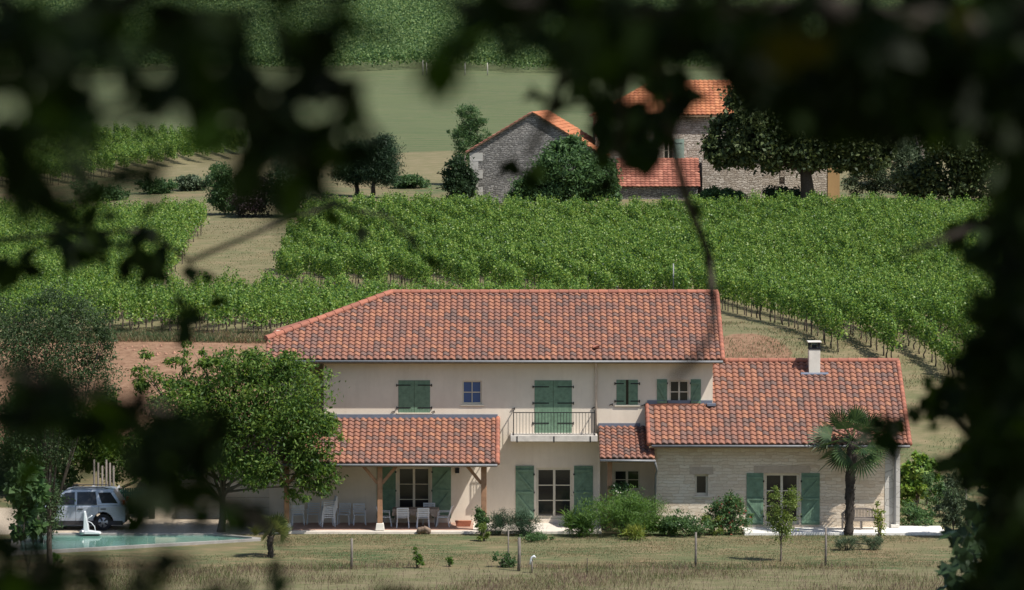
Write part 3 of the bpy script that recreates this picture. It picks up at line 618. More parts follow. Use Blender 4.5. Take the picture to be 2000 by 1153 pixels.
for y, i, px, py, hid in cand:
    if len(chosen) >= 285: break
    if hid or px < -5 or px > 1945: continue
    chosen.add(i)
rv = random.Random(3)
for y, i, px, py, hid in cand:
    x, y, a, blk = allp[i]; s = rv.uniform(.90, 1.12); a += rv.choice((0, PI))+rv.uniform(-.12, .12)
    if i in chosen: ind.append((x, y, a, s, blk)); continue
    stuffV[blk].append(place(VAR[rv.randrange(8)], x, y, a, s))
    if y < 330:
        g = float(gz(x, y)); stuffT[blk].tube([(x, y, g-.1), (x+rv.uniform(-.06, .06), y, g+.4), (x, y, g+.85)], [.045, .036, .03], 4, False)
VL = {'A': 'leafy green grapevine at the near edge of the vineyard right of and behind the house', 'B': 'leafy green grapevine at the near edge of the vineyard above the bare red soil'}
for j, (x, y, a, s, blk) in enumerate(ind):
    o = vprot[j] if j < len(vprot) else copy_tree(vprot[j % len(vprot)])
    o.location = (x, y, float(gz(x, y))); o.rotation_euler = (0, 0, a); o.scale = (s, s, s)
    tag(o, VL['A' if blk == 'A' else 'B'], 'grapevine', 'grapevines on the vineyard edge' if blk == 'A' else 'grapevines above the bare soil')
for blk, nm, lab in (('A', 'vineyard', 'broad green vineyard filling the slope behind the house'), ('B', 'vineyard', 'green vineyard on the slope left of the grass strip'), ('D', 'vineyard', 'far green vineyard wedge at the upper left below the field')):
    V = np.concatenate(stuffV[blk]); o = quads(nm, V, M_vine); tag(o, lab, 'vineyard', None, 'stuff')
    t = stuffT[blk].build('trunks', M_vbark, o); tag(t, None, None, None, 'stuff')
E_poly = gpoly([(-120,141),(2120,141),(2120,6),(-120,6)])
pe = rows(E_poly, math.radians(76), 2.0, 1.2, 5); bigV = [vine_arrays(60, .30, .85, 1.9) for _ in range(6)]
o = quads('vineyard', np.concatenate([place(bigV[rv.randrange(6)], x, y, PI/2-math.radians(76)+rv.choice((0, PI)), rv.uniform(.9, 1.2)) for x, y in pe]), M_vinefar)
tag(o, 'distant vineyard at the top of the hill above the green field', 'vineyard', None, 'stuff')
def stake(name, a, b, r, mat, lab, cat, group=None, knob=False):
    m = MB(); a, b = Vector(a), Vector(b); j = Vector((r*.5, 0, 0)); m.tube([a-Vector((0,0,.1)), a.lerp(b, .5)+j*.4, b], [r, r*.95, r*.85], 7)
    return tag(m.build(name, mat), lab, cat, group)
for px, lab in ((826, 'tall pale post at the front of the distant vineyard, tallest of the row'), (833, 'thin pale post right beside the tallest vineyard post'), (908, 'pale post in the middle of the distant vineyard front'), (952, 'pale post nearest the barn in the distant vineyard front')):
    g = G(px, 148); stake('vineyard_post', g, g+Vector((0, 0, 1.5 if px != 826 else 1.8)), .06, M_vpost, lab, 'post', 'posts before the distant vineyard')
g = G(1315, 600); stake('vineyard_post', g, g+Vector((0,0,2.35)), .04, M_zinc, 'thin grey post rising among vines just above the main roof', 'post')

# ------------------------------------------------------------------ trees and shrubs
def tree(name, label, base, lobes_px, Y, n, ls, mat, trunk=(.18, .10), cat='tree', group=None, dep=.8, asp=.5, up=.5, droop=.4, bark=None, lean=None, cr=.28, shell=.5, flat=.75, limbs=True, k=None, spread=1.0, direc=None):
    """lobes_px: crown outline as (px, py, rx, ry) seen at distance Y, each a real ellipsoid"""
    base = Vector(base); root = empty(name, base, label, cat, group); s = Y/FPX
    L = []; n = int(n*1.9); ls *= 1.22
    for px, py, rx, ry in lobes_px:
        c = P(px, py, Y); r = rx*s; L.append(((c.x, c.y+rng.uniform(-.3, .3)*r*dep, c.z), (r, r*dep, ry*s)))
    p = cloud(L, n, k, cr, shell, flat)
    quads('crown', leafV(p, ls, asp, up, droop, direc, spread), mat, root)
    m = MB(); cz = sum(l[0][2] for l in L)/len(L); cx = sum(l[0][0] for l in L)/len(L); cy = sum(l[0][1] for l in L)/len(L)
    low = min(l[0][2]-l[1][2] for l in L); top = Vector((base.x*.75+cx*.25, base.y, base.z*.35+cz*.65))
    fork = base.lerp(Vector((base.x*.9+cx*.1, base.y, max(low, base.z+.3))), .85); bend = Vector((.06, .02, 0))*(trunk[0]*4)
    m.tube([base-Vector((0,0,.15)), base+Vector((0,0,.12)), base.lerp(fork, .5)+bend, fork, top], [trunk[0]*1.5, trunk[0]*1.1, trunk[0]*.92, trunk[0]*.8, trunk[1]*.6], 9)
    if limbs:
        for c, r in L:
            c = Vector(c); st = fork.lerp(top, random.uniform(0, .6)); md = st.lerp(c, .5)+Vector((random.uniform(-.2, .2), random.uniform(-.2, .2), random.uniform(0, .3)))*r[0]
            m.tube([st, md, c], [trunk[1]*.62, trunk[1]*.42, trunk[1]*.16], 6)
            for _ in range(4):
                e = c+Vector([random.uniform(-.8, .8)*q for q in r]); m.tube([md.lerp(c, random.random()), (md.lerp(c, .7)+e)/2+Vector((0,0,.05)), e], [trunk[1]*.2, trunk[1]*.13, trunk[1]*.05], 5)
    m.build('trunk', bark or M_bark, root); return root
def shrub(name, label, px, pyb, w_, h_, n, ls, mat, cat='shrub', group=None, asp=.5, up=.4, droop=.1, extra=None, Y=None, cr=.3, stems=7, direc=None, spread=1.0, lobes=None):
    base = G(px, pyb) if Y is None else P(px, pyb, Y); Y = base.y; s = Y/FPX; root = empty(name, base, label, cat, group); w_ *= 1.3; h_ *= 1.22; n = int(n*1.7); ls *= 1.15
    if lobes is None:
        lobes = [((base.x+random.uniform(-.3, .3)*w_*s, base.y+random.uniform(-.2, .2)*w_*s, base.z+h_*s*random.uniform(.28, .7)), (w_*s*random.uniform(.2, .34), w_*s*random.uniform(.2, .3), h_*s*random.uniform(.22, .34))) for _ in range(6)]
        lobes.append(((base.x, base.y, base.z+h_*s*.35), (w_*s*.45, w_*s*.35, h_*s*.35)))
    p = cloud(lobes, n, None, cr, .3); p[:, 2] = np.maximum(p[:, 2], base.z+.03)
    quads('foliage', leafV(p, ls, asp, up, droop, direc, spread), mat, root); m = MB()
    for _ in range(stems):
        l = random.choice(lobes); e = Vector(l[0])+Vector([random.uniform(-.6, .6)*q for q in l[1]]); st = base+Vector((random.uniform(-.08, .08), random.uniform(-.08, .08), -.05)); m.tube([st, st.lerp(e, .5)+Vector((0, 0, .1*h_*s)), e], [.02, .014, .006], 5)
    m.build('stems', M_bark, root)
    if extra:
        nm, mt, cnt, sz = extra; q = p[rng.integers(0, n, cnt)]; q[:, 1] -= .1; c = quads(nm, leafV(q, sz, .9, .3, 0), mt, root)
    return root
WB = G(432, 1040)
tree('walnut_tree', 'broad green walnut tree with drooping leaves in front of the porch', WB, [(480,790,120,90),(560,770,95,80),(400,830,95,85),(610,860,55,65),(520,870,95,65),(620,925,45,38),(470,710,60,38),(400,690,28,30),(285,725,30,36),(350,790,60,60),(310,880,55,50),(555,715,42,32),(640,840,34,30),(590,950,48,30),(400,885,62,42),(500,915,62,32),(340,860,60,48),(330,930,60,24),(350,700,22,40)],
     166.4, 21000, .15, M_walnut, (.16, .10), asp=.42, droop=.9, cr=.30, shell=.45)
# beside the drive and pool, left
tree('olive_tree', 'tall loose dark green tree at the far left beside the pool', (X(95, 152, 1100), 152, -.05), [(90,680,90,80),(30,650,60,80),(160,650,60,65),(190,730,45,60),(110,770,80,60),(50,800,60,70),(205,640,25,40),(120,590,60,34),(40,890,45,70),(100,860,55,60),(75,990,45,60)], 152, 17000, .10, M_walnut2, (.13, .08), asp=.4, cr=.34, shell=.35)
tree('ash_tree', 'bright green slender tree rising behind the parked car', G(215, 975), [(205,850,42,45),(175,880,40,40),(235,900,40,42),(205,800,35,35),(265,880,30,40),(150,840,36,36)], 177, 6500, .15, M_walnut, (.09, .06), droop=.8, asp=.45)
tree('hazel_tree', 'dense dark green tree left of the car', G(95, 985), [(60,880,60,60),(110,900,50,50),(20,940,40,60),(130,840,60,50),(60,820,60,50)], 178, 7000, .16, M_bush, (.1, .07))
tree('fig_tree', 'dark bush with large pale-backed leaves at the lower left edge', (X(55, 120, 1100), 120, float(gz(0,120))), [(50,960,34,50),(30,1010,34,50),(75,1000,26,46)], 120, 520, .22, M_bush, (.05, .03), asp=.8, droop=.5)
shrub('garden_shrub', 'dark glossy shrub hiding the front of the parked car', 82, 1062, 70, 130, 2600, .10, M_dark)
# right of the wing
tree('grapevine', 'lone bushy grapevine on posts just right of the stone wing', G(1790, 1000), [(1785,915,26,22),(1765,935,22,28),(1822,920,16,20),(1805,945,24,22),(1770,965,18,20),(1795,895,16,9),(1835,945,10,22),(1780,950,26,18)], G(1790, 1000).y, 2300, .16, M_vine, (.05, .03), 'vine', asp=.85)
shrub('rose_bush', 'low bright leafy bush beside the paved walk right of the house', 1790, 1029, 70, 44, 1400, .10, M_bush)
tree('willow_sapling', 'feathery grey-green young tree right of the paved walk', G(1862, 1052), [(1862,960,24,36),(1850,1000,24,26),(1875,1000,22,30),(1862,930,12,22)], G(1862, 1052).y, 2600, .12, M_olive, (.04, .025), asp=.25)
shrub('leafy_shrub', 'tall light green shrub behind the willow sapling', 1838, 1010, 60, 90, 1500, .11, M_bush)
for px, py, h in ((1793,985,.9),(1810,988,1.0),(1886,1010,1.3)):
    g = G(px, py); stake('vine_stake', g, g+Vector((0,0,h)), .05, M_stake, 'short grey stake standing among the plants right of the house', 'stake', 'stakes right of the house')
# in the garden
tree('young_tree', 'slim young fruit tree with two stems in front of the stone wing door', G(1525, 1097), [(1512,985,16,30),(1545,985,16,30),(1525,1020,22,26),(1520,960,10,16),(1548,960,9,16),(1530,1045,20,16)], G(1525, 1097).y, 1500, .09, M_yg, (.04, .025), asp=.4, cr=.5, shell=.2)
shrub('broom_shrub', 'large feathery green shrub by the entrance', 1220, 1046, 142, 84, 7500, .13, M_fern, asp=.16, direc=np.array([0,0,.9]), stems=16)
shrub('flowering_shrub', 'tall pale-flowered shrub rising out of the feathery shrub', 1212, 1040, 46, 95, 900, .10, M_bush, extra=('flowers', M_flower, 40, .07))
shrub('daylily', 'bright yellow-green strappy plant at the foot of the feathery shrub', 1240, 1056, 34, 18, 220, .34, M_yel, 'plant', asp=.10, direc=np.array([0,0,1.2]), cr=.5, stems=3)
shrub('daylily', 'bright green strappy clump at the left end of the entrance bed', 1140, 1050, 46, 40, 520, .42, M_fern, 'plant', asp=.09, direc=np.array([0,0,1.4]), cr=.5, stems=3)
shrub('rose_bush', 'tall rose bush with reddish shoots beside the green shutter', 1425, 1045, 62, 86, 2600, .095, M_bush, extra=('red_leaves', M_red, 130, .10))
shrub('rose_bush', 'low rose bush with a few pale flowers under the small stone window', 1345, 1046, 90, 40, 2200, .09, M_bush, extra=('flowers', M_flower, 14, .10))
shrub('garden_plant', 'low bushy green plant next to the feathery shrub', 1300, 1046, 60, 34, 1400, .09, M_fern, 'plant')
shrub('garden_plant', 'yellowish low plant between the two rose bushes', 1392, 1046, 36, 34, 900, .09, M_yg, 'plant')
shrub('dwarf_pine', 'bushy dwarf pine with long needles, left of the pair', 975, 1046, 44, 46, 2400, .16, M_pine, asp=.06, direc=np.array([0,0,.7]), cr=.4)
shrub('dwarf_pine', 'bushy dwarf pine with long needles, right of the pair and wider', 1022, 1046, 56, 48, 3000, .16, M_pine, asp=.06, direc=np.array([0,0,.7]), cr=.4)
shrub('ground_cover', 'low spreading green plant at the foot of the dwarf pines', 1050, 1057, 70, 14, 1000, .07, M_bush, 'plant')
shrub('climbing_rose', 'thin climbing plant at the foot of the right porch post', 941, 1046, 20, 58, 800, .09, M_bush, 'climber', cr=.5)
shrub('yellow_shrub', 'small yellowish shrub before the right porch post', 943, 1058, 20, 34, 600, .08, M_yg)
shrub('sapling', 'small leafy sapling tied beside the tall stake', 985, 1110, 32, 32, 420, .10, M_bush, cr=.5)
shrub('seedling', 'tiny bright green seedling in the lawn, taller of two', 816, 1111, 14, 36, 300, .09, M_fern, 'plant')
shrub('seedling', 'tiny bright green seedling in the lawn, shorter of two', 877, 1107, 12, 18, 160, .08, M_fern, 'plant')
shrub('lavender', 'grey-green low lavender clump below the palm', 1655, 1075, 44, 26, 900, .14, M_olive, 'plant', asp=.1, direc=np.array([0,0,1]))
shrub('lavender', 'grey-green low lavender clump right of the palm', 1707, 1076, 40, 26, 900, .14, M_olive, 'plant', asp=.1, direc=np.array([0,0,1]))
shrub('tall_weed', 'thin yellowish tall plant in front of the bench', 1718, 1066, 14, 76, 240, .10, M_yel, 'plant', cr=.6)
shrub('weed', 'small bright weed on the bare soil below the pool', 110, 1104, 26, 20, 300, .09, M_fern, 'plant')
shrub('weed', 'small green weed behind the car by the drive', 255, 1033, 16, 16, 200, .1, M_fern, 'plant', Y=168.6)
# far trees by the farm and along the field
tree('pine_tree', 'round dark pine beyond the vineyard, left of the pair', G(697, 384), [(690,318,36,38),(680,335,32,24),(708,310,28,34),(695,345,34,16)], G(697, 384).y, 9500, .24, M_pine, (.20, .13), asp=.15, up=.5, flat=.8, droop=-.2, cr=.38, shell=.2, direc=np.array([0,0,.9]), bark=M_dbark)
tree('pine_tree', 'round dark pine beyond the vineyard, right of the pair', G(727, 387), [(745,310,36,40),(755,335,28,28),(735,340,34,20),(748,285,22,18)], G(727, 387).y, 9500, .24, M_pine, (.20, .13), asp=.15, up=.5, flat=.8, droop=-.2, cr=.38, shell=.2, direc=np.array([0,0,.9]), bark=M_dbark)
tree('pine_tree', 'dark pine half hidden by the blurred leaf cluster at the upper left', G(588, 384), [(585,310,48,36),(560,320,34,28),(610,318,30,32),(590,285,34,22)], G(588, 384).y, 7500, .2, M_pine, (.2, .13), asp=.12, up=.6, droop=-.2, bark=M_dbark)
tree('poplar_tree', 'upright feathery tree behind the ruined end of the barn', G(908, 372), [(900,245,14,40),(918,240,15,38),(936,250,15,38),(912,275,28,30),(890,268,14,26),(945,275,14,26),(880,260,7,10),(910,310,22,30)], 322, 3800, .22, M_bush, (.16, .09), asp=.22, direc=np.array([0,0,1.6]), cr=.3, shell=.2, limbs=False)
shrub('ivy_bush', 'dark ivy-covered bush against the shaded side of the barn', 893, 398, 56, 100, 4200, .2, M_dark, Y=298.5)
tree('laurel_tree', 'dense dark green tree in front of the barn gable', (X(1110, 293, 390), 293, 9.6), [(1105,330,62,44),(1050,365,46,28),(1160,350,50,40),(1110,292,36,26),(1180,375,40,22),(1020,382,30,12),(1090,375,70,22)], 293, 13000, .22, M_bush, (.2, .12), asp=.5, cr=.26)
tree('oak_tree', 'large dark oak with thick trunk in front of the farmhouse', (X(1575, 294, 390), 294, 9.6), [(1560,230,95,62),(1470,235,62,60),(1440,272,62,45),(1412,300,40,26),(1510,292,80,40),(1590,285,70,44),(1500,180,72,40),(1560,160,60,36),(1650,270,60,50),(1652,305,36,30),(1690,250,44,50),(1700,295,46,40),(1620,225,60,44)], 294, 28000, .28, M_oak, (.55, .34), asp=.6, cr=.24, bark=M_dbark, shell=.65)
tree('thin_tree', 'open greyish tree with visible branches right of the oak', G(1760, 388), [(1740,330,52,44),(1695,345,36,36),(1785,330,38,36),(1735,285,48,30),(1670,365,24,20)], 305, 6500, .2, M_olive, (.16, .10), asp=.35, cr=.32)
tree('cedar_tree', 'dark conifer with level branches behind the thin tree', G(1800, 380), [(1770,240,50,16),(1790,215,40,12),(1800,265,60,16),(1780,295,62,16)], 318, 7500, .22, M_dark, (.3, .2), asp=.15, flat=.35, cr=.3)
tree('chestnut_tree', 'dark broad tree at the right end of the vineyard', G(1880, 392), [(1870,255,80,66),(1930,290,70,66),(1840,340,70,46),(1960,240,70,60),(1800,355,50,36),(1920,370,80,30)], 300, 14000, .26, M_oak, (.3, .2), asp=.55, cr=.26)
shrub('garden_shrub', 'dark rounded shrub under the oak', 1545, 398, 90, 30, 3000, .2, M_dark, Y=297)
shrub('garden_shrub', 'bright green shrub at the corner of the farm lean-to', 1392, 398, 44, 32, 2200, .2, M_bush, Y=297)
shrub('garden_shrub', 'small green shrub against the pale farm wall', 1430, 396, 44, 24, 1300, .2, M_bush, Y=298)
for a in (('olive-green rounded shrub beside the purple shrub', 440, 420, 66, 90, 4500, .17, M_bush), ('dark purple-leaved shrub between two green shrubs', 497, 424, 76, 66, 4500, .17, M_purple), ('dark glossy shrub at the right end of the grass strip', 575, 424, 84, 82, 6000, .16, M_dark),
          ('grey shrub on the dry slope below the upper vineyard', 375, 372, 60, 30, 1600, .2, M_olive), ('small dark bush left of the grey shrub', 310, 378, 60, 24, 1500, .2, M_bush), ('low green hedge bush between the pines and the barn', 805, 368, 70, 28, 2200, .2, M_bush), ('bushy green shrub left of the grass strip end', 200, 392, 90, 30, 2200, .2, M_bush)):
    shrub('field_shrub', *a)
for i, px in enumerate(range(-60, 2100, 90)):      # wood on the skyline behind the top vineyard
    g = Vector((X(px, 610, 20), 610+random.uniform(-6, 14), 0)); g.z = float(gz(g.x, g.y)); 
    tree('woodland_tree', 'dark tree in the wood along the top of the hill', g, [(px, 5, 52, 26), (px+30, -12, 50, 26)], g.y, 1100, .55, M_bush, (.25, .15), group='trees of the wood on the hilltop', limbs=False, cr=.3)

# ------------------------------------------------------------------ far farm
barn = empty('stone_barn', P(1040, 390, 300), 'grey rubble stone barn with a steep gable facing the camera', 'barn')
yB = 299.0; bxl, bxr, bxm = X(920, yB, 300), X(1178, yB, 300), X(1042, yB, 230); zbl, zbm = Z(296, yB), Z(222, yB); gzb = 8.5; zbr = zbm-(bxr-bxm)*(zbm-zbl)/(bxm-bxl)
m = MB(); m.prism([(bxl,gzb),(bxr,gzb),(bxr,zbr),(bxm,zbm),(bxl,zbl)], 'y', yB, yB+14); m.build('wall', M_rubble, barn)
m = MB()
for i in range(8): q = gzb+i*(zbl-gzb-.1)/8; w_ = .95 if i % 2 else .6; m.box(bxl-.03, bxl+w_, yB-.03, yB+.5, q, q+(zbl-gzb-.1)/8-.02)
m.build('quoins', M_quoin, barn)
for sgn, xe, ze in ((1, bxr, zbr), (-1, bxl, zbl)):
    e = Vector((xe-bxm, 0, ze-zbm)); dn = e.normalized(); Ln = e.length+.35
    if sgn > 0: mb = tiles(Vector((bxm, yB-.25, zbm+.1))+dn*Ln, (0,1,0), -dn, 14.5, Ln, .36, .40, amp=.03, lip=.08)
    else: mb = tiles(Vector((bxm, yB+14.25, zbm+.1))+dn*Ln, (0,-1,0), -dn, 14.5, Ln, .36, .40, amp=.03, lip=.08)
    o = mb.build('roof', M_farmtile if sgn > 0 else M_oldtile, barn)
    d = MB(); a = Vector((bxm, 0, zbm+.02)); b_ = a+dn*Ln; d.add([(a.x,yB-.22,a.z),(b_.x,yB-.22,b_.z),(b_.x,yB+14.2,b_.z),(a.x,yB+14.2,a.z),(a.x,yB-.22,a.z+.07),(b_.x,yB-.22,b_.z+.07),(b_.x,yB+14.2,b_.z+.07),(a.x,yB+14.2,a.z+.07)], [(0,1,2,3),(4,7,6,5),(0,4,5,1),(2,6,7,3),(1,5,6,2)]); d.build('deck', M_soffit, o)
barn.rotation_euler.z = math.radians(-5)
farm = empty('stone_farmhouse', P(1400, 390, 304), 'old stone farmhouse with bright orange roof behind the oak', 'farmhouse')
yH = 303.5; fx0, fx1 = X(1163, yH, 260), X(1445, yH, 260); zfe, zfr, yfr = Z(222, yH), Z(158, yH+4.2), yH+4.2
H_fw = (X(1296, yH, 290), X(1316, yH, 290), Z(318, yH), Z(272, yH))
m = MB(); m.facade(fx0, fx1, 8.5, zfe, yH, [H_fw], .3); m.add([(fx0,yH,8.5),(fx0,yH+8.4,8.5),(fx0,yH+8.4,zfe),(fx0,yfr,zfe-.02),(fx0,yH,zfe),(fx1,yH,8.5),(fx1,yH+8.4,8.5),(fx1,yH+8.4,zfe),(fx1,yfr,zfr-.1),(fx1,yH,zfe)], [(4,3,2,1,0),(5,6,7,8,9)]); m.build('wall', M_farmstone, farm)
Sf = Vector((0, yfr-yH+.5, zfr-zfe+.15)); fw_ = fx1-fx0+.6
hipf = lambda b: b*.9
o = tiles((fx0-.3, yH-.5, zfe-.1), (1,0,0), Sf, fw_, Sf.length, .36, .40, hipf, amp=.022, lip=.09).build('roof', M_farmtile, farm)
d = MB(); slab(d, [(fx0-.3,yH-.5,zfe-.16),(fx1+.3,yH-.5,zfe-.16),(fx1+.3,yfr,zfr),(fx0-.3+Sf.length*.9,yfr,zfr)]); slab(d, [(fx0-.3,yH+8.9,zfe-.16),(fx0-.3+Sf.length*.9,yfr,zfr),(fx1+.3,yfr,zfr),(fx1+.3,yH+8.9,zfe-.16)]); slab(d, [(fx0-.3,yH-.5,zfe-.16),(fx0-.3+Sf.length*.9,yfr,zfr),(fx0-.3,yH+8.9,zfe-.16)]); d.build('deck', M_soffit, o)
window(H_fw, yH, 2, 2, .2, .08, .08, sill=False, parent=farm)
for a, b in ((1317, 1336), (1254, 1274)):
    m = MB(); x0, x1 = X(a, yH, 290), X(b, yH, 290); m.box(x0, x1, yH-.06, yH-.01, H_fw[2], H_fw[3]); m.box(x0+.05, x1-.05, yH-.09, yH-.061, H_fw[3]-.3, H_fw[3]-.18); m.bar((x0+.08, yH-.075, H_fw[2]+.2), (x1-.08, yH-.075, H_fw[3]-.32), .1, .025, (0,1,0)); m.build('shutter', M_fshutter, farm)
# lean-to in front, long wall to the right
yl = 300.6; lx0, lx1 = X(1206, yl, 340), X(1368, yl, 340); zl0, zl1 = Z(365, yl), Z(309, yH)
m = MB(); m.box(lx0+.2, lx1-.2, yl+.3, yH-.01, 8.5, zl0-.02); m.prism([(yl+.3,zl0-.02),(yH-.01,zl0-.02),(yH-.01,zl1-.12)], 'x', lx0+.2, lx1-.2); m.build('lean_to_wall', M_rubble, farm)
Sl = Vector((0, yH-yl, zl1-zl0)); tiles((lx0, yl, zl0), (1,0,0), Sl, lx1-lx0, Sl.length, .34, .30, amp=.02, lip=.08).build('lean_to_roof', M_oldtile, farm)
gw = empty('farm_outbuilding', P(1500, 390, 302), 'pale rubble wall with ochre corner running behind the oak trunk', 'stone wall')
x0, x1 = X(1372, 301.8, 350), X(1640, 301.8, 350); zt_ = Z(312, 301.8)
m = MB(); m.facade(x0, x1-.9, 8.5, zt_, 301.8, [(X(1522, 301.8, 330), X(1533, 301.8, 330), Z(360, 301.8), Z(322, 301.8))], .3); m.box(x0, x1-.9, 302.3, 303.4, 8.5, zt_); m.build('wall', M_farmstone, gw)
m = MB(); m.box(x1-.897, x1, 301.75, 303.4, 8.5, zt_+.05); m.build('corner', plaster('ochre_render', (.42, .27, .13), (.30, .19, .10)), gw)

# ------------------------------------------------------------------ palms
def fan_palm(name, label, base, top, tr, n, rad, pet, mat, seed, droop=1.0, upmin=-.9):
    r = random.Random(seed); base, top = Vector(base), Vector(top); root = empty(name, base, label, 'palm'); m = MB()
    pts = [base.lerp(top, i/16)+Vector((math.sin(i*.5)*.02, 0, 0)) for i in range(17)]; pts[0] -= Vector((0,0,.15))
    m.tube(pts, [tr*(1+.12*math.sin(i*2.1)+.25*(i/16)**3) for i in range(17)], 10)
    for i in range(int(260*tr/.18*(top-base).length/4)):
        t = r.random()**.8; a = r.uniform(0, 2*PI); p = base.lerp(top, t); q = Vector((math.cos(a), math.sin(a), 0)); p2 = p+q*tr*.95
        m.bar(p2, p2+q*r.uniform(.03, .09)+Vector((0,0,r.uniform(.02, .12))), .03, .012)
    m.build('trunk', M_dbark, root); FV = []; ped = MB()
    for i in range(n):
        a = i*2.39996+r.uniform(-.2, .2); el = 1.42-(1.42-upmin)*((i+.5)/n)**.8+r.uniform(-.12, .12)
        d = Vector((math.cos(a)*math.cos(el), math.sin(a)*math.cos(el), math.sin(el))); L = pet*r.uniform(.8, 1.15)
        st = top+Vector((0,0,r.uniform(-.12, .08))); hub = st+d*L-Vector((0,0,.12*droop*L*L)); ped.tube([st, st.lerp(hub, .5)+Vector((0,0,.05)), hub], [.018, .014, .010], 5)
        sd = d.cross(Vector((0,0,1))).normalized(); roll = r.uniform(-1.1, 1.1); sd = (sd*math.cos(roll)+sd.cross(d)*math.sin(roll)).normalized(); u = sd.cross(d).normalized(); u = u if u.z > 0 else -u; R = rad*r.uniform(.85, 1.15)
        for k in range(17):
            t = -1.45+2.9*k/16; dr = d*math.cos(t)+sd*math.sin(t)*.95+u*.12*abs(math.sin(t)); dr = Vector(dr).normalized(); wv = dr.cross(u).normalized()*(.038)
            ll = R*(.72+.28*math.cos(t))*r.uniform(.92, 1.05); mid = hub+dr*ll*.55-Vector((0,0,.05*droop)); tip = hub+dr*ll-Vector((0,0,(.13+.22*abs(math.sin(t)))*droop*ll*(1.2 if el < .4 else .5)))
            FV.append([hub, mid+wv, tip, mid-wv])
    ped.build('petioles', M_palm, root); quads('fronds', np.array(FV), mat, root); return root
pb_ = G(1657, 1047); fan_palm('fan_palm', 'tall fan palm with shaggy trunk in front of the stone wing', pb_, P(1664, 862, pb_.y), .19, 34, .92, .98, M_palm, 4, .45, -.8)
yb_ = G(528, 1090); fan_palm('young_palm', 'small young palm with pale narrow leaves in front of the walnut tree', yb_, yb_+Vector((0,0,.85)), .11, 20, .60, .55, leafm('pale_palm_leaf', [(.09,.12,.04),(.15,.18,.06),(.22,.24,.09)], .3), 9, 1.0, .35)

# ------------------------------------------------------------------ garden stakes and small things
for px, pt, pb2, r_, mt, lab in ((686, 1052, 1113, .055, M_stake, 'dark wooden stake in the lawn left of the others'), (1013, 1050, 1116, .07, M_stake, 'thick grey wooden stake in the lawn beside the sapling'), (992, 1036, 1108, .03, M_stake, 'thin stake supporting the small sapling'),
                             (1358, 1040, 1110, .05, M_stake, 'grey wooden stake in front of the rose bed'), (1612, 1031, 1106, .05, M_stake, 'thin grey wooden stake in front of the palm'), (1146, 1090, 1127, .02, M_dbark, 'short thin dry stalk in the meadow right of the white-topped stake')):
    g = G(px, pb2); stake('garden_stake', g, P(px+1, pt, g.y), r_, mt, lab, 'stake', 'stakes in the garden')
g = G(1039, 1120); root = empty('tap_stake', g, 'short dark stake topped with a bent white hose end', 'stake'); m = MB(); m.tube([g-Vector((0,0,.1)), g+Vector((0,0,.55))], .03, 7); m.build('stake', M_stake, root)
m = MB(); m.tube([g+Vector(q) for q in ((-.07,-.05,.33),(-.05,-.05,.5),(.0,-.05,.62),(.08,-.04,.66),(.12,-.03,.6))], [.035,.04,.045,.055,.05], 7); m.build('hose_end', M_white, root)
m = MB(); q = P(826, 1036, 166.7)
for i in range(3): m.tube([q+Vector((-.22+.1*i, .05*i, -.12)), q+Vector((-.15+.13*i, 0, .02+.03*i)), q+Vector((.05+.1*i, .06, .05-.03*i)), q+Vector((.2+.03*i, .02, -.14))], [.08, .13, .12, .07], 7)
tag(m.build('stone', plain('brown_stone', (.22, .16, .12), .95, .3, 5)), 'rough brown stone leaning on the terrace edge', 'stone')
m = MB(); q = P(905, 1022, 168.6); z_ = .354
m.add([(q.x+i*a, q.y+j*b_, z) for z, a, b_ in ((z_,.29,.11),(z_+.2,.34,.14),(z_+.235,.36,.155)) for i, j in ((-1,-1),(1,-1),(1,1),(-1,1))], [(3,2,1,0),(8,9,10,11)]+[(l*4+k, l*4+(k+1) % 4, l*4+4+(k+1) % 4, l*4+4+k) for l in (0, 1) for k in range(4)])
tag(m.build('planter', M_terra, None, .012), 'long terracotta planter box on the porch floor by the wall', 'planter')

# ------------------------------------------------------------------ chairs, table, bench
def chair(name, label, kind='slat', group=None):
    root = empty(name, (0,0,0), label, 'chair', group); w_, d_ = .25, .23; H = .86
    m = MB()
    for i in range(6): m.box(-w_, w_, -d_+i*.078, -d_+i*.078+.062, .415, .44)
    m.box(-w_, -w_+.035, -d_, d_, .385, .414); m.box(w_-.035, w_, -d_, d_, .385, .414); m.build('seat', M_white, root)
    m = MB()
    for sx in (-1, 1): m.bar((sx*(w_-.02), d_, .40), (sx*(w_-.02), d_+.14, H), .04, .03)
    for i in range(5): z = .52+i*.075; y = d_+.14*(z-.40)/.46; m.box(-w_+.04, w_-.04, y-.012, y+.012, z-.024, z+.024)
    m.box(-w_-.005, w_+.005, d_+.12, d_+.155, H-.05, H+.01); m.build('backrest', M_white, root)
    for sx in (-1, 1):
        for fy in (-1, 1):
            m = MB(); m.bar((sx*(w_-.02), fy*(d_-.02), .414), (sx*(w_+.01), fy*(d_+.05), 0), .036, .036, (0,1,0)); m.build('leg', M_white, root)
        m = MB(); m.bar((sx*(w_+.01), -d_+.02, .63), (sx*(w_+.0), d_+.06, .65), .045, .025); m.bar((sx*(w_-.0), -d_+.03, .42), (sx*(w_+.01), -d_+.04, .62), .03, .03, (0,1,0)); m.build('armrest', M_white, root)
    return root
base_chair = chair('garden_chair', 'white slatted chair seen from behind at the table, left of two')
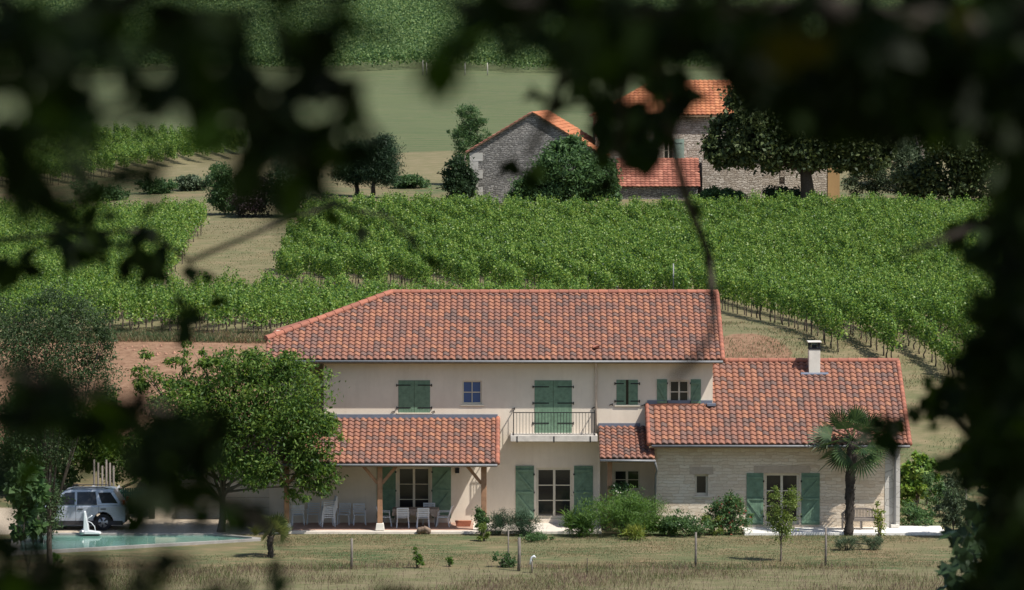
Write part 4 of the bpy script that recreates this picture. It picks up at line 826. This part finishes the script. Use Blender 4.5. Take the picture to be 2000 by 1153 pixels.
spots = [(787, 168.15, PI, 'white slatted chair seen from behind at the table, left of two', 0), (826, 168.1, PI+.08, 'white slatted chair seen from behind at the table, right of two', 0), (866, 168.6, -PI/2-.1, 'white chair seen from the side at the right end of the table', 0), (752, 168.6, PI/2, 'white chair half hidden behind the porch post at the table', 0), (838, 169.4, 0, 'white chair on the far side of the table before the french window', 0),
         (702, 169.2, .1, 'white chair with open seat against the porch wall, nearest the post', 0), (672, 169.3, -.1, 'white chair against the porch wall between the stack and another chair', 0), (582, 169.2, PI+.1, 'white high-backed chair at the left end of the porch', 0), (612, 169.4, 0, 'white chair in deep shade between the high-backed chair and the stack', 0)]
nm = ['topmost', 'second from the top', 'third from the top', 'fourth from the top', 'fifth from the top', 'lowest']
spots += [(640, 168.5, -PI/2+.2, 'white chair in the stack on the porch, '+nm[5-i], i*.085) for i in range(6)]
for i, (px, Y, a, lab, dz_) in enumerate(spots):
    o = base_chair if i == 0 else copy_tree(base_chair); o.location = (X(px, Y, 1010), Y, .354+dz_); o.rotation_euler = (0,0,a); o['label'] = lab; o['group'] = 'stacked chairs' if dz_ or i > 8 else 'chairs on the porch'
tx, ty = X(812, 168.8, 1010), 168.85
t = empty('dining_table', (tx, ty, .354), 'long table under a brownish cloth on the porch', 'table'); m = MB(); m.box(tx-.95, tx+.95, ty-.42, ty+.42, 1.06, 1.09); m.build('tabletop', M_greywood, t)
for i in (-1, 1):
    for j in (-1, 1): m = MB(); m.box(tx+i*.85-.035, tx+i*.85+.035, ty+j*.34-.035, ty+j*.34+.035, .354, 1.059); m.build('leg', M_greywood, t)
m = MB(); n_ = 60; ring = []
per = [(tx-.97+1.94*k/20, ty-.44) for k in range(20)]+[(tx+.97, ty-.44+.88*k/10) for k in range(10)]+[(tx+.97-1.94*k/20, ty+.44) for k in range(20)]+[(tx-.97, ty+.44-.88*k/10) for k in range(10)]
vs = [(x, y, 1.095) for x, y in per]+[(x+(x-tx)*.02+.02*math.sin(k*1.7), y+(y-ty)*.06+.025*math.sin(k*2.1), .80+.05*math.sin(k*.9)) for k, (x, y) in enumerate(per)]
m.add(vs, [tuple(range(n_))]+[(k, n_+k, n_+(k+1) % n_, (k+1) % n_) for k in range(n_)], False); tag(m.build('tablecloth', plain('brown_cloth', (.34, .27, .22), .9, .2, 8)), 'brownish cloth hanging over the porch table', 'tablecloth')
# curved garden bench
bx, by = X(1682, 167.6, 1030), 167.65; bench = empty('garden_bench', (bx, by, .34), 'weathered wooden bench with a curved slatted back against the stone wing', 'bench'); W_ = .84
m = MB()
for i in range(5): m.box(bx-W_+.06, bx+W_-.06, by-.28+i*.1, by-.28+i*.1+.085, .76, .785)
m.box(bx-W_+.05, bx+W_-.05, by-.30, by-.27, .70, .758); m.build('seat', M_greywood, bench)
m = MB(); arc = [(bx+W_*(k/10-1), by+.20-.45*abs(k/10-1)**4, .99+.20*(1-abs(k/10-1)**2.5)) for k in range(21)]
for p, q in zip(arc, arc[1:]): m.bar(p, q, .05, .075)
for k in range(27):
    u = -1+2*(k+.5)/27; yy = by+.20-.45*abs(u)**4
    m.box(bx+W_*u-.017, bx+W_*u+.017, yy-.01, yy+.01, .80, .98+.20*(1-abs(u)**2.5))
for p, q in zip(arc, arc[1:]): m.bar((p[0],p[1],.81), (q[0],q[1],.81), .04, .05)
m.build('backrest', M_greywood, bench)
for sx, sy in ((-.97,-.26),(.97,-.26),(-.9,.2),(.9,.2),(-.05,-.26),(.05,.2)): m = MB(); m.box(bx+W_*sx-.03, bx+W_*sx+.03, by+sy-.03, by+sy+.03, .342, .759 if abs(sx) < .5 else (.98 if sy < 0 else .80)); m.build('leg', M_greywood, bench)

# ------------------------------------------------------------------ parked car and the drive
ct = P(244, 1041, 167.9); car = empty('parked_car', (ct.x, ct.y, float(gz(ct.x, ct.y))), 'silver off-road car parked beside the pool, spare wheel on its tailgate', 'car'); cx, cy, cz = ct.x, ct.y, float(gz(ct.x, ct.y))
M_car = Mt('silver_paint', .28, .5); M_car.b.inputs['Metallic'].default_value = .35; M_car.col((.42, .46, .54)); M_car.b.inputs['Coat Weight'].default_value = .5; M_car = M_car.m
M_tyre = plain('tyre_rubber', (.018, .018, .02), .8); M_rim = plain('alloy_rim', (.38, .39, .41), .35, .05, 5, .5, .6); M_trim = plain('dark_trim', (.03, .03, .034), .6)
def arch(xc, n=9): return [(xc+.43*math.cos(PI-PI*k/(n-1)), .36+.43*math.sin(PI-PI*k/(n-1))) for k in range(n)]
low = [(-4.36,.34),(-4.42,.62),(-4.36,.86),(-4.15,.97),(-3.3,1.06),(-.06,1.06),(0,.95),(.02,.62),(0,.34)]
under = list(reversed([(x, z) for x, z in [(-4.0,.30)]+arch(-3.52)+[(-3.05,.27),(-1.40,.27)]+arch(-.92)+[(-.42,.33)]]))
m = MB()
def cyv(z): return .87-max(0, z-1.0)*.25-max(0, .55-z)*.08
def cprism(poly, m):
    n = len(poly); V = [(cx+x, cy+.9-cyv(z), cz+z) for x, z in poly]+[(cx+x, cy+.9+cyv(z), cz+z) for x, z in poly]
    m.add(V, [tuple(range(n)), tuple(range(2*n-1, n-1, -1))]+[(i, n+i, n+(i+1) % n, (i+1) % n) for i in range(n)])
cprism(low+under, m); cprism([(-3.28,1.061),(-2.55,1.66),(-2.3,1.71),(-.7,1.73),(-.5,1.70),(-.10,1.061)], m); body = m.build('body', M_car, car, .035)
def cw(poly, name, mat, off=.006):
    m = MB(); V = [(cx+x, cy+.9-cyv(z)-off, cz+z) for x, z in poly]; m.add(V, [tuple(range(len(poly)))]); return m.build(name, mat, car)
cw([(-3.05,1.09),(-2.52,1.59),(-2.12,1.62),(-2.12,1.09)], 'window', M_glass); cw([(-2.02,1.09),(-2.02,1.62),(-1.25,1.63),(-1.17,1.09)], 'window', M_glass); cw([(-.98,1.16),(-1.14,1.60),(-.62,1.61),(-.30,1.16)], 'window', M_glass)
for x0 in (-2.07, -1.10):
    m = MB(); m.box(cx+x0-.006, cx+x0+.006, cy+.9-cyv(.8)-.004, cy+.9-cyv(.8)+.01, cz+.42, cz+1.05); m.build('door_seam', M_trim, car)
    m = MB(); m.box(cx+x0+.08, cx+x0+.30, cy+.9-cyv(.9)-.035, cy+.9-cyv(.9)-.004, cz+.90, cz+.94); m.build('door_handle', M_trim, car)
m = MB(); m.box(cx-4.0, cx-.1, cy+.02, cy+1.78, cz+.24, cz+.42); m.build('sill', M_trim, car)
m = MB(); m.box(cx-.03, cx+.06, cy+.12, cy+1.68, cz+.36, cz+.62); m.build('bumper', M_trim, car, .02)
for sy in (.02, 1.56):
    m = MB(); m.box(cx-.10, cx+.012, cy+sy+.06, cy+sy+.16, cz+1.10, cz+1.28); m.build('tail_lamp', plain('red_lens', (.35, .02, .015), .3), car)
for sy in (.30, 1.50):
    m = MB(); m.tube([(cx-2.3,cy+sy,cz+1.74),(cx-2.2,cy+sy,cz+1.79),(cx-.9,cy+sy,cz+1.80),(cx-.75,cy+sy,cz+1.75)], .02, 6); m.build('roof_rail', M_trim, car)
def wheel(x, y, z, ax, name='wheel', r=.35, w_=.22):
    m = MB(); A = Vector(ax); c = Vector((x, y, z)); m.tube([c-A*w_/2, c-A*w_*.42, c+A*w_*.42, c+A*w_/2], [r*.9, r, r, r*.9], 22); o = m.build(name, M_tyre, car)
    k = MB(); k.tube([c-A*(w_/2+.012), c-A*(w_/2-.02)], [r*.6, r*.62], 18)
    o2 = k.build('rim', M_rim, o); k = MB(); b = A.orthogonal(); c2 = A.cross(b)
    for i in range(5):
        t = 2*PI*i/5; e = c-A*(w_/2+.02)+(b*math.cos(t)+c2*math.sin(t))*r*.33; k.bar(e-(b*math.cos(t)+c2*math.sin(t))*r*.16, e+(b*math.cos(t)+c2*math.sin(t))*r*.18, .07, .012, A)
    k.build('rim_slot', M_trim, o)
for x_ in (-3.52, -.92):
    for y_2 in (.14, 1.66): wheel(cx+x_, cy+y_2, cz+.35, (0,1,0))
wheel(cx+.20, cy+.9, cz+.95, (-1,0,0), 'spare_wheel', .34, .2)
m = MB(); m.bar((cx-.3, cy+.9, cz+1.70), (cx+.45, cy+.9, cz+2.02), 1.3, .04, (0,0,1)); tg = m.build('tailgate_window', M_glass, car)
# pool hoist
hp_ = G(168, 1046); hq = P(168, 1046, 166.2); hr = empty('pool_cleaner_trolley', (hq.x, 166.25, .28), 'white upright pool cleaner trolley with wheel and cable at the pool edge', 'pool cleaner'); x0, y0_, z_ = hq.x, 166.25, .28
m = MB(); m.prism([(x0-.10,z_+.1),(x0+.12,z_+.1),(x0+.10,z_+.35),(x0-.02,z_+.95),(x0-.07,z_+.98)], 'y', y0_-.2, y0_+.2); m.build('upright', M_white, hr, .02)
m = MB(); m.prism([(x0-.18,z_+.03),(x0+.62,z_+.03),(x0+.58,z_+.10),(x0+.13,z_+.16),(x0-.16,z_+.14)], 'y', y0_-.24, y0_+.24); m.build('foot', M_white, hr, .015)
for y_2 in (-.29, .29): m = MB(); m.tube([(x0-.14,y0_+y_2-.025,z_+.11),(x0-.14,y0_+y_2+.025,z_+.11)], [.11, .11], 16); m.build('wheel', M_rim, hr)
m = MB(); m.tube([(x0+.08,y0_-.05,z_+.55),(x0+.22,y0_-.08,z_+.50),(x0+.36,y0_-.08,z_+.34),(x0+.40,y0_-.05,z_+.16)], .018, 6); m.tube([(x0+.05,y0_-.02,z_+.66),(x0+.2,y0_-.02,z_+.74),(x0+.26,y0_,z_+.8)], .025, 6); m.build('cable', M_white, hr)
# fence, covered heap, posts behind the car
fr = empty('green_fence', P(262, 1000, 173.5), 'dark green slatted fence panel behind the car', 'fence'); M_gf = plain('dark_green_paint', (.02, .075, .055), .6)
m = MB(); fx_, fe = X(228, 173.5, 970), X(290, 173.5, 970); zb_, zt2 = .55, Z(953, 173.5)
for i in range(15): xx = fx_+(fe-fx_)*i/14; m.box(xx-.035, xx+.035, 173.48, 173.52, zb_, zt2)
m.build('slat_panel', M_gf, fr); m = MB(); m.box(fx_-.05, fe+.05, 173.521, 173.56, zb_+.1, zb_+.18); m.box(fx_-.05, fe+.05, 173.521, 173.56, zt2-.25, zt2-.17); m.build('rail', M_gf, fr)
m = MB(); xx = X(296, 172.0, 980); m.box(xx-.13, xx+.13, 172.0, 172.2, .2, Z(950, 172)); tag(m.build('gate_post', M_dbark, None, .01), 'dark upright timber post at the left end of the garage wall', 'post')
m = MB(); m.box(X(228,173,1000), X(288,173,1000), 173.0, 173.35, .2, Z(1003,173)); tag(m.build('low_wall', plain('grey_block', (.25,.25,.27), .9), None, .01), 'low grey block wall below the green fence', 'wall')
q = P(195, 962, 174.5); r_ = np.random.default_rng(2); m = MB(); NN = 15; wdt = 1.15
gv = [(q.x-wdt+2*wdt*i/(NN-1), 173.9+1.5*j/(NN-1), .3+(q.z-.3+.28*math.sin(i*.9)*math.sin(j*.5+.5)+r_.uniform(-.04,.04))*min(1, 3.2*math.sin(PI*(i+.25)/(NN-.5))*math.sin(PI*(j+.25)/(NN-.5)))) for j in range(NN) for i in range(NN)]
m.add(gv, [(j*NN+i, j*NN+i+1, (j+1)*NN+i+1, (j+1)*NN+i) for j in range(NN-1) for i in range(NN-1)], True); tag(m.build('tarpaulin_heap', plain('grey_tarpaulin', (.36,.37,.38), .6, .3, 3)), 'heap covered with a grey tarpaulin behind the car roof', 'heap')
for i, px in enumerate((183, 191, 199, 207, 214, 221)): g = P(px, 1000, 175.6); tag(stake('fence_post', (g.x, 175.6, .2), (g.x+.03, 175.6, Z(898+6*(i % 3), 175.6)), .05, M_greywood, 'row of rough upright poles behind the tarpaulin heap', 'pole', 'rough poles behind the heap'))

# ------------------------------------------------------------------ grass
def blades(n, x0, x1, y0, y1, h, w_, keep=None):
    x, y = rng.uniform(x0, x1, n), rng.uniform(y0, y1, n)
    if keep is not None: k = keep(x, y); x, y = x[k], y[k]
    n = len(x); b = np.stack([x, y, gz(x, y)-.01], 1); hh = h*rng.uniform(.4, 1.3, n); lean = rng.normal(0, .35, (n, 2))*hh[:, None]
    a = rng.uniform(0, PI, n); sd = np.stack([np.cos(a), np.sin(a), 0*a], 1)*w_; tip = b+np.stack([lean[:, 0], lean[:, 1], hh], 1); md = b*.5+tip*.5+np.stack([0*a, 0*a, hh*.12], 1)
    return np.stack([b+sd*.5, md+sd*.6, tip, md-sd*.6], 1)
WV = [(rng.uniform(.25, 2.2)*math.cos(a), rng.uniform(.25, 2.2)*math.sin(a), rng.uniform(0, 6.3)) for a in rng.uniform(0, PI, 9)]
pat = lambda x, y: (sum(np.sin(a*x+b*y+c) for a, b, c in WV)*.6+rng.normal(0, .9, len(x))) > -.2
tag(quads('grass', blades(52000, -26, 23, 148.5, 156.6, .24, .016, pat), M_mgrass), 'tall dry meadow grass along the bottom edge', None, None, 'stuff')
tag(quads('grass', blades(110000, -20, 23, 155.8, 166.6, .065, .016, lambda x, y: pat(x, y) & ~((x < -10.2) & (y > 160))), M_lgrass), 'short patchy lawn in front of the house', None, None, 'stuff')
tag(quads('grass', np.concatenate([blades(45000, 9, 26, 176, 206, .14, .025, pat), blades(26000, -24, -9.5, 199.2, 203, .26, .03), blades(30000, -24, 0, 230, 300, .07, .04, pat)]), M_lgrass), 'rough dry grass on the slopes around the vineyards', None, None, 'stuff')
V = blades(2600, -26, 23, 148.5, 156.2, .40, .010); tag(quads('seed_heads', np.concatenate([V, leafV(V[:, 2]-np.array([0,0,.04]), .06, .4, 0, -.8, np.array([0,0,2.0]))]), plain('brown_seed', (.10,.065,.055), .9)), 'brown seed heads standing in the meadow', None, None, 'stuff')
a_ = rng.uniform(-21, -9.6, 420); b_2 = rng.uniform(183.5, 199, 420); m = MB()
for x, y in zip(a_, b_2):
    z = float(gz(x, y)); s = random.uniform(.05, .17); m.add([(x+s*random.uniform(.6,1.2)*i, y+s*j, z+s*k*random.uniform(.3,.7)) for i, j, k in ((-1,0,0),(0,-1,0),(1,0,0),(0,1,0),(0,0,1.4))], [(0,1,4),(1,2,4),(2,3,4),(3,0,4)])
tag(m.build('clods', plain('red_earth', (.30,.165,.11), .95, .3, 2)), 'clods of bare red earth left of the house', None, None, 'stuff')

# ------------------------------------------------------------------ trees the photograph is taken through
def near(s): return s*.58 if s < 6 else (s*(.58+(s-6)*.14) if s < 9 else s)
def fg(spec, ls):
    Vs = []
    for px, py, rx, ry, D, s in spec:
        s = near(s); L = ls*(.5+.055*s); n = max(1, int(round((2.4 if D < 1.25 else 4.6)*D*PI*rx*ry/((L*FPX/s)**2*.34))))
        t = rng.uniform(0, 2*PI, n); r = np.sqrt(rng.random(n))*.95; ss = s*rng.uniform(.88, 1.12, n)
        p = np.array([P(px+rx*a*math.cos(b), py+ry*a*math.sin(b), q) for a, b, q in zip(r, t, ss)])
        Vs.append(leafV(p-np.array([0,0,L*.4]), L, .68, .3, .6))
    return np.concatenate(Vs)
def shade_leaves(n, x0, x1, y0, y1, z0, z1, ls): return leafV(np.stack([rng.uniform(x0, x1, n), rng.uniform(y0, y1, n), HC+rng.uniform(z0, z1, n)+0], 1), ls, .7, .8, .3)  # box of leaves set out of view to shade the near foliage
def fgbr(par, pts, r0, r1, nm='branch'):
    m = MB(); q = [P(a, b, near(c)) for a, b, c in pts]; n = len(q); m.tube(q, [r0+(r1-r0)*i/(n-1) for i in range(n)], 7); m.build(nm, M_dbark, par)
LT = [(200,-12,330,20,1.6,5),(560,-14,120,16,1.3,5),(60,60,70,60,1.2,5),(300,90,60,50,1.0,5),(520,170,60,36,1.4,5.4),(640,225,36,30,1.1,5.8),(150,100,70,40,.8,5),(100,250,50,30,1.3,5.2),(130,800,80,36,1.1,6.2),(60,1060,60,40,1.5,5.6),(380,800,46,40,1.4,6.5),(300,930,50,30,1.3,6.6),(160,6,190,24,1.8,5),(22,120,42,130,1.8,5),(110,120,60,60,.55,5),(250,60,80,30,.9,5),(400,70,56,80,1.6,5),(320,110,40,50,.9,5),(480,130,66,46,1.8,5.3),(560,22,60,26,1.0,5),(690,16,44,24,1.1,5.2),(500,218,58,42,1.9,5.4),(602,250,42,60,1.9,5.6),(572,315,32,34,1.6,6),(690,162,36,34,1.6,5.8),(620,175,40,30,1.0,5.6),(200,215,68,26,1.5,5.2),(262,282,34,34,1.4,6),(50,292,70,36,1.5,5.2),(190,330,90,12,.8,6),(300,170,60,14,.9,5.2),(440,180,40,20,1.2,5.2),(570,95,26,50,1.0,5.2),(15,380,30,26,1,6),
      (165,452,62,24,1.6,8.2),(165,410,16,30,1.2,8.4),(280,462,32,34,1.4,8.4),(15,482,34,22,1.5,8),(366,505,22,14,1.2,8.4),(368,590,46,28,1.1,8.6),(700,423,44,12,1.0,9),(815,485,16,18,1.0,9),(250,410,40,16,.6,8),
      (70,748,92,38,2,6.2),(240,788,90,38,2,6.3),(352,862,66,72,2,6.5),(410,930,30,30,1.2,7),(10,905,24,52,1.4,6),(28,1112,64,56,2,5.4),(280,1092,74,24,1.5,6.2),(420,1113,52,18,1.2,6.6),(560,1092,36,20,.9,7),(130,1150,60,14,1.2,6),(476,962,40,28,1.3,7.2),(830,1150,24,14,1,6.4),(200,840,40,26,.7,6.6)]
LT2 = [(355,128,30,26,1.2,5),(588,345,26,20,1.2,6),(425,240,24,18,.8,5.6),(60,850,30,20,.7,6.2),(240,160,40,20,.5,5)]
lt = empty('foreground_tree', (-2.2, 3.3, float(gz(-2.2, 3.3))), 'out-of-focus dark leafy tree framing the left side close to the viewer, with unseen shading leaves added', 'tree')
quads('crown', np.concatenate([fg(LT, .062), shade_leaves(30000, -12, 2.2, -7, 22, .95, 5.0, .22)]), M_fg, lt)  # seen leaves plus an unseen overhead box added to block sun and sky
m = MB(); quads('sun_tinted_green_leaves', fg(LT2, .062), M_fg2, lt); gl = lt.location; m.tube([gl-Vector((0,0,.2)), gl+Vector((0,0,1.5)), gl+Vector((.1,.1,3.2)), gl+Vector((.5,.2,5.5))], [.2,.16,.14,.08], 10); m.build('trunk', M_dbark, lt)  # green patches imitate leaves caught by the sun, by colour alone
for pts, r0, r1 in (([(-2200,700,5.6),(-100,300,5.6),(0,250,5.5),(200,222,5.3),(400,170,5.4),(560,210,5.6),(700,150,5.6)], .008, .004), ([(560,210,5.6),(575,330,6)], .008, .004), ([(640,165,5.6),(742,272,6)], .008, .004), ([(-2200,900,6),(-100,700,6.2),(120,762,6.1),(330,805,6.3),(420,960,6.8),(560,1065,7)], .009, .004), ([(-900,500,9),(0,470,9),(160,455,9),(290,450,9),(370,510,9.3)], .008, .005), ([(370,510,9.3),(560,430,9.8),(655,402,10),(760,425,10),(828,492,10)], .006, .004), ([(-1500,1300,5.2),(30,1120,5.2),(270,1095,6),(400,1110,6.5)], .006, .003), ([(-300,-300,5.2),(60,40,5.1),(220,10,5),(430,20,5),(650,5,5)], .007, .004)): fgbr(lt, pts, r0, r1)
RT = [(1150,-12,320,24,1.8,6),(1650,-14,380,26,2,6),(1560,150,60,50,1.8,6.5),(1500,70,60,60,1.8,6.2),(1750,150,120,60,1.8,6.6),(1900,170,90,50,1.8,6.6),(1390,40,40,40,1.3,6.2),(1170,60,80,40,1.5,6.6),(1995,520,26,140,2,7),(1998,760,24,160,2,7),(1998,1000,24,160,2,7),(1930,700,40,70,1.6,7),(1100,18,110,30,2,6),(1280,20,110,34,2,6),(960,14,60,18,1.2,6),(1125,100,36,46,1.4,7.4),(1075,190,16,36,1.2,8),(1022,303,13,17,1.6,8.6),(1198,98,34,48,1.6,7.2),(1275,88,36,42,1.6,7),(1182,165,40,28,1.2,7.6),(1258,185,34,36,1.3,7.6),(1314,172,22,44,1.5,7.8),(1208,255,18,66,1.4,8.2),(1284,246,26,46,1.5,8),(1336,188,14,12,1.2,8.2),
      (1470,46,56,50,2,6),(1570,86,84,84,2.2,6.3),(1700,95,120,100,2.2,6.3),(1850,92,120,98,2.2,6.3),(1965,110,66,100,2.2,6.3),(1650,172,80,30,1.8,6.8),(1790,182,90,26,1.8,6.8),(1420,12,60,16,1.2,5.6),(1985,270,34,90,2.2,6.6),(1990,400,30,80,2.2,6.8),(1888,432,30,22,1.5,8.4),(1940,440,36,30,1.6,8),
      (1970,560,44,80,2.2,7),(1952,660,52,90,2.2,7),(1956,780,54,90,2.2,7),(1964,900,52,90,2.2,7),(1970,1020,50,90,2.2,7),(1972,1120,54,60,2.2,7),(1835,752,20,42,2,9.2),(1790,806,36,12,1.2,9.2),(1730,830,42,13,1.3,9),(1890,880,26,42,2,8.6),(1385,505,9,20,1.2,9.4),(1340,360,8,26,.8,9)]
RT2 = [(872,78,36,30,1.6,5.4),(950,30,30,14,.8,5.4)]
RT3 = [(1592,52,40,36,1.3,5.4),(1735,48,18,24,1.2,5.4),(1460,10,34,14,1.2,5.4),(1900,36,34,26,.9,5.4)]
rt_ = empty('foreground_tree', (1.15, 8, float(gz(1.15, 8))), 'out-of-focus dark tree overhanging the top and right edge close to the viewer, with unseen shading leaves added', 'tree')
quads('crown', np.concatenate([fg(RT, .064), shade_leaves(42000, 1.2, 16, -7, 22, .95, 6.0, .22), shade_leaves(16000, -14, 15, -12, -4, -1.5, 7, .25), shade_leaves(7000, 6, 15, -5, 18, -2, 1.5, .25), shade_leaves(7000, -14, -6, -5, 18, -2, 1.5, .25)]), M_fg, rt_)  # seen leaves plus unseen boxes above, behind and beside the camera, added as light blockers
m = MB(); quads('sun_tinted_green_leaves', fg(RT2, .062), M_fg2, rt_); quads('sun_tinted_yellow_leaves', fg(RT3, .062), M_fg3, rt_); gl = rt_.location; tp = P(2065, 576, 8); m.tube([gl-Vector((0,0,.2)), Vector((tp.x+.03,8,HC-.9)), tp, Vector((tp.x+.06,8,HC+1.2)), Vector((tp.x+.6,7.6,HC+4))], [.2,.14,.125,.12,.07], 10); m.build('trunk', M_dbark, rt_)  # green and yellow patches: sun spots painted through a lighter leaf colour
for pts, r0, r1 in (([(2080,-150,8),(1900,60,6.3),(1600,15,6),(1300,25,6),(1050,5,6),(850,8,6)], .02, .004), ([(1310,30,6.2),(1290,120,7),(1318,300,8.2),(1345,400,9),(1382,490,9.4),(1392,570,9.4),(1394,600,9)], .010, .009), ([(1394,600,9),(1390,650,8),(1362,695,7.2),(1315,742,6.6)], .008, .005), ([(1200,20,6.2),(1110,110,7),(1070,230,7.3),(1032,305,7.5)], .009, .005), ([(1250,60,6.4),(1215,200,7),(1208,345,7)], .008, .005), ([(2040,395,8),(1950,430,8),(1860,462,8),(1755,500,8)], .012, .004), ([(2040,820,8.5),(1900,860,9),(1835,790,9),(1700,840,10)], .010, .004)): fgbr(rt_, pts, r0, r1)
def lobed(V):      # three-lobed leaves: side lobes swung about each leaf's own base
    b = V[:, 0:1]; L = V-b; d = L[:, 2:3]; n = np.cross(L[:, 1], L[:, 3])[:, None]; n = n/np.maximum(np.linalg.norm(n, axis=2, keepdims=True), 1e-9); out = [V]
    for a in (-.95, .95): out.append(b+(L*math.cos(a)+np.cross(np.broadcast_to(n, L.shape), L)*math.sin(a))*.85)
    return np.concatenate(out)
# wild vine at the lower right, further off
vb = Vector((X(1930, 38, 1300), 38, float(gz(4.6, 38)))); wv = empty('wild_vine', vb, 'dark leafy climbing plant at the lower right corner with lobed leaves', 'climber')
quads('leaves', lobed(fg([(1895,1035,40,34,.9,38),(1875,1110,36,46,.9,38),(1935,1100,50,60,1,38),(1925,1010,34,40,.8,38),(1965,1020,40,90,1,38),(1905,985,16,16,.7,38),(1960,880,34,60,.7,38),(1925,930,24,30,.5,38),(1905,860,20,50,.5,38)], .055)), M_dark, wv)
fgbr(wv, [(1940,1320,38),(1925,1180,38),(1905,1090,38),(1888,1020,38),(1892,985,38)], .02, .006, 'stem'); fgbr(wv, [(1960,1320,38),(1955,1150,38),(1930,1060,38)], .016, .006, 'stem'); fgbr(wv, [(1990,1320,38),(1985,1050,38),(1962,860,38)], .02, .006, 'stem')
m = quads('flowers', leafV(np.array([P(1893+random.uniform(-4,4), 1014+random.uniform(-3,3), 37.9) for _ in range(8)]), .05, .8, .3), leafm('orange_petal', [(.6,.16,.05), (.7,.25,.1)], .3), wv)
ft = empty('added_shade_tree', (9.5, 38, float(gz(9.5, 38))), 'unseen dark tree added outside the right edge to shade the climbing plant', 'tree')  # out-of-view tree added only for the shade it casts on the vine
quads('crown', np.concatenate([leafV(cloud([((8.6,37,HC-.2),(2.6,3,2.6)),((9.5,38,HC+2.5),(3,3,2))], 9000, 130), .3, .6, .6), ]), M_dark, ft)
m = MB(); m.tube([ft.location-Vector((0,0,.2)), ft.location+Vector((-.2,0,3)), Vector((9.3,38,HC+2))], [.22,.17,.08], 8); m.build('trunk', M_dbark, ft)
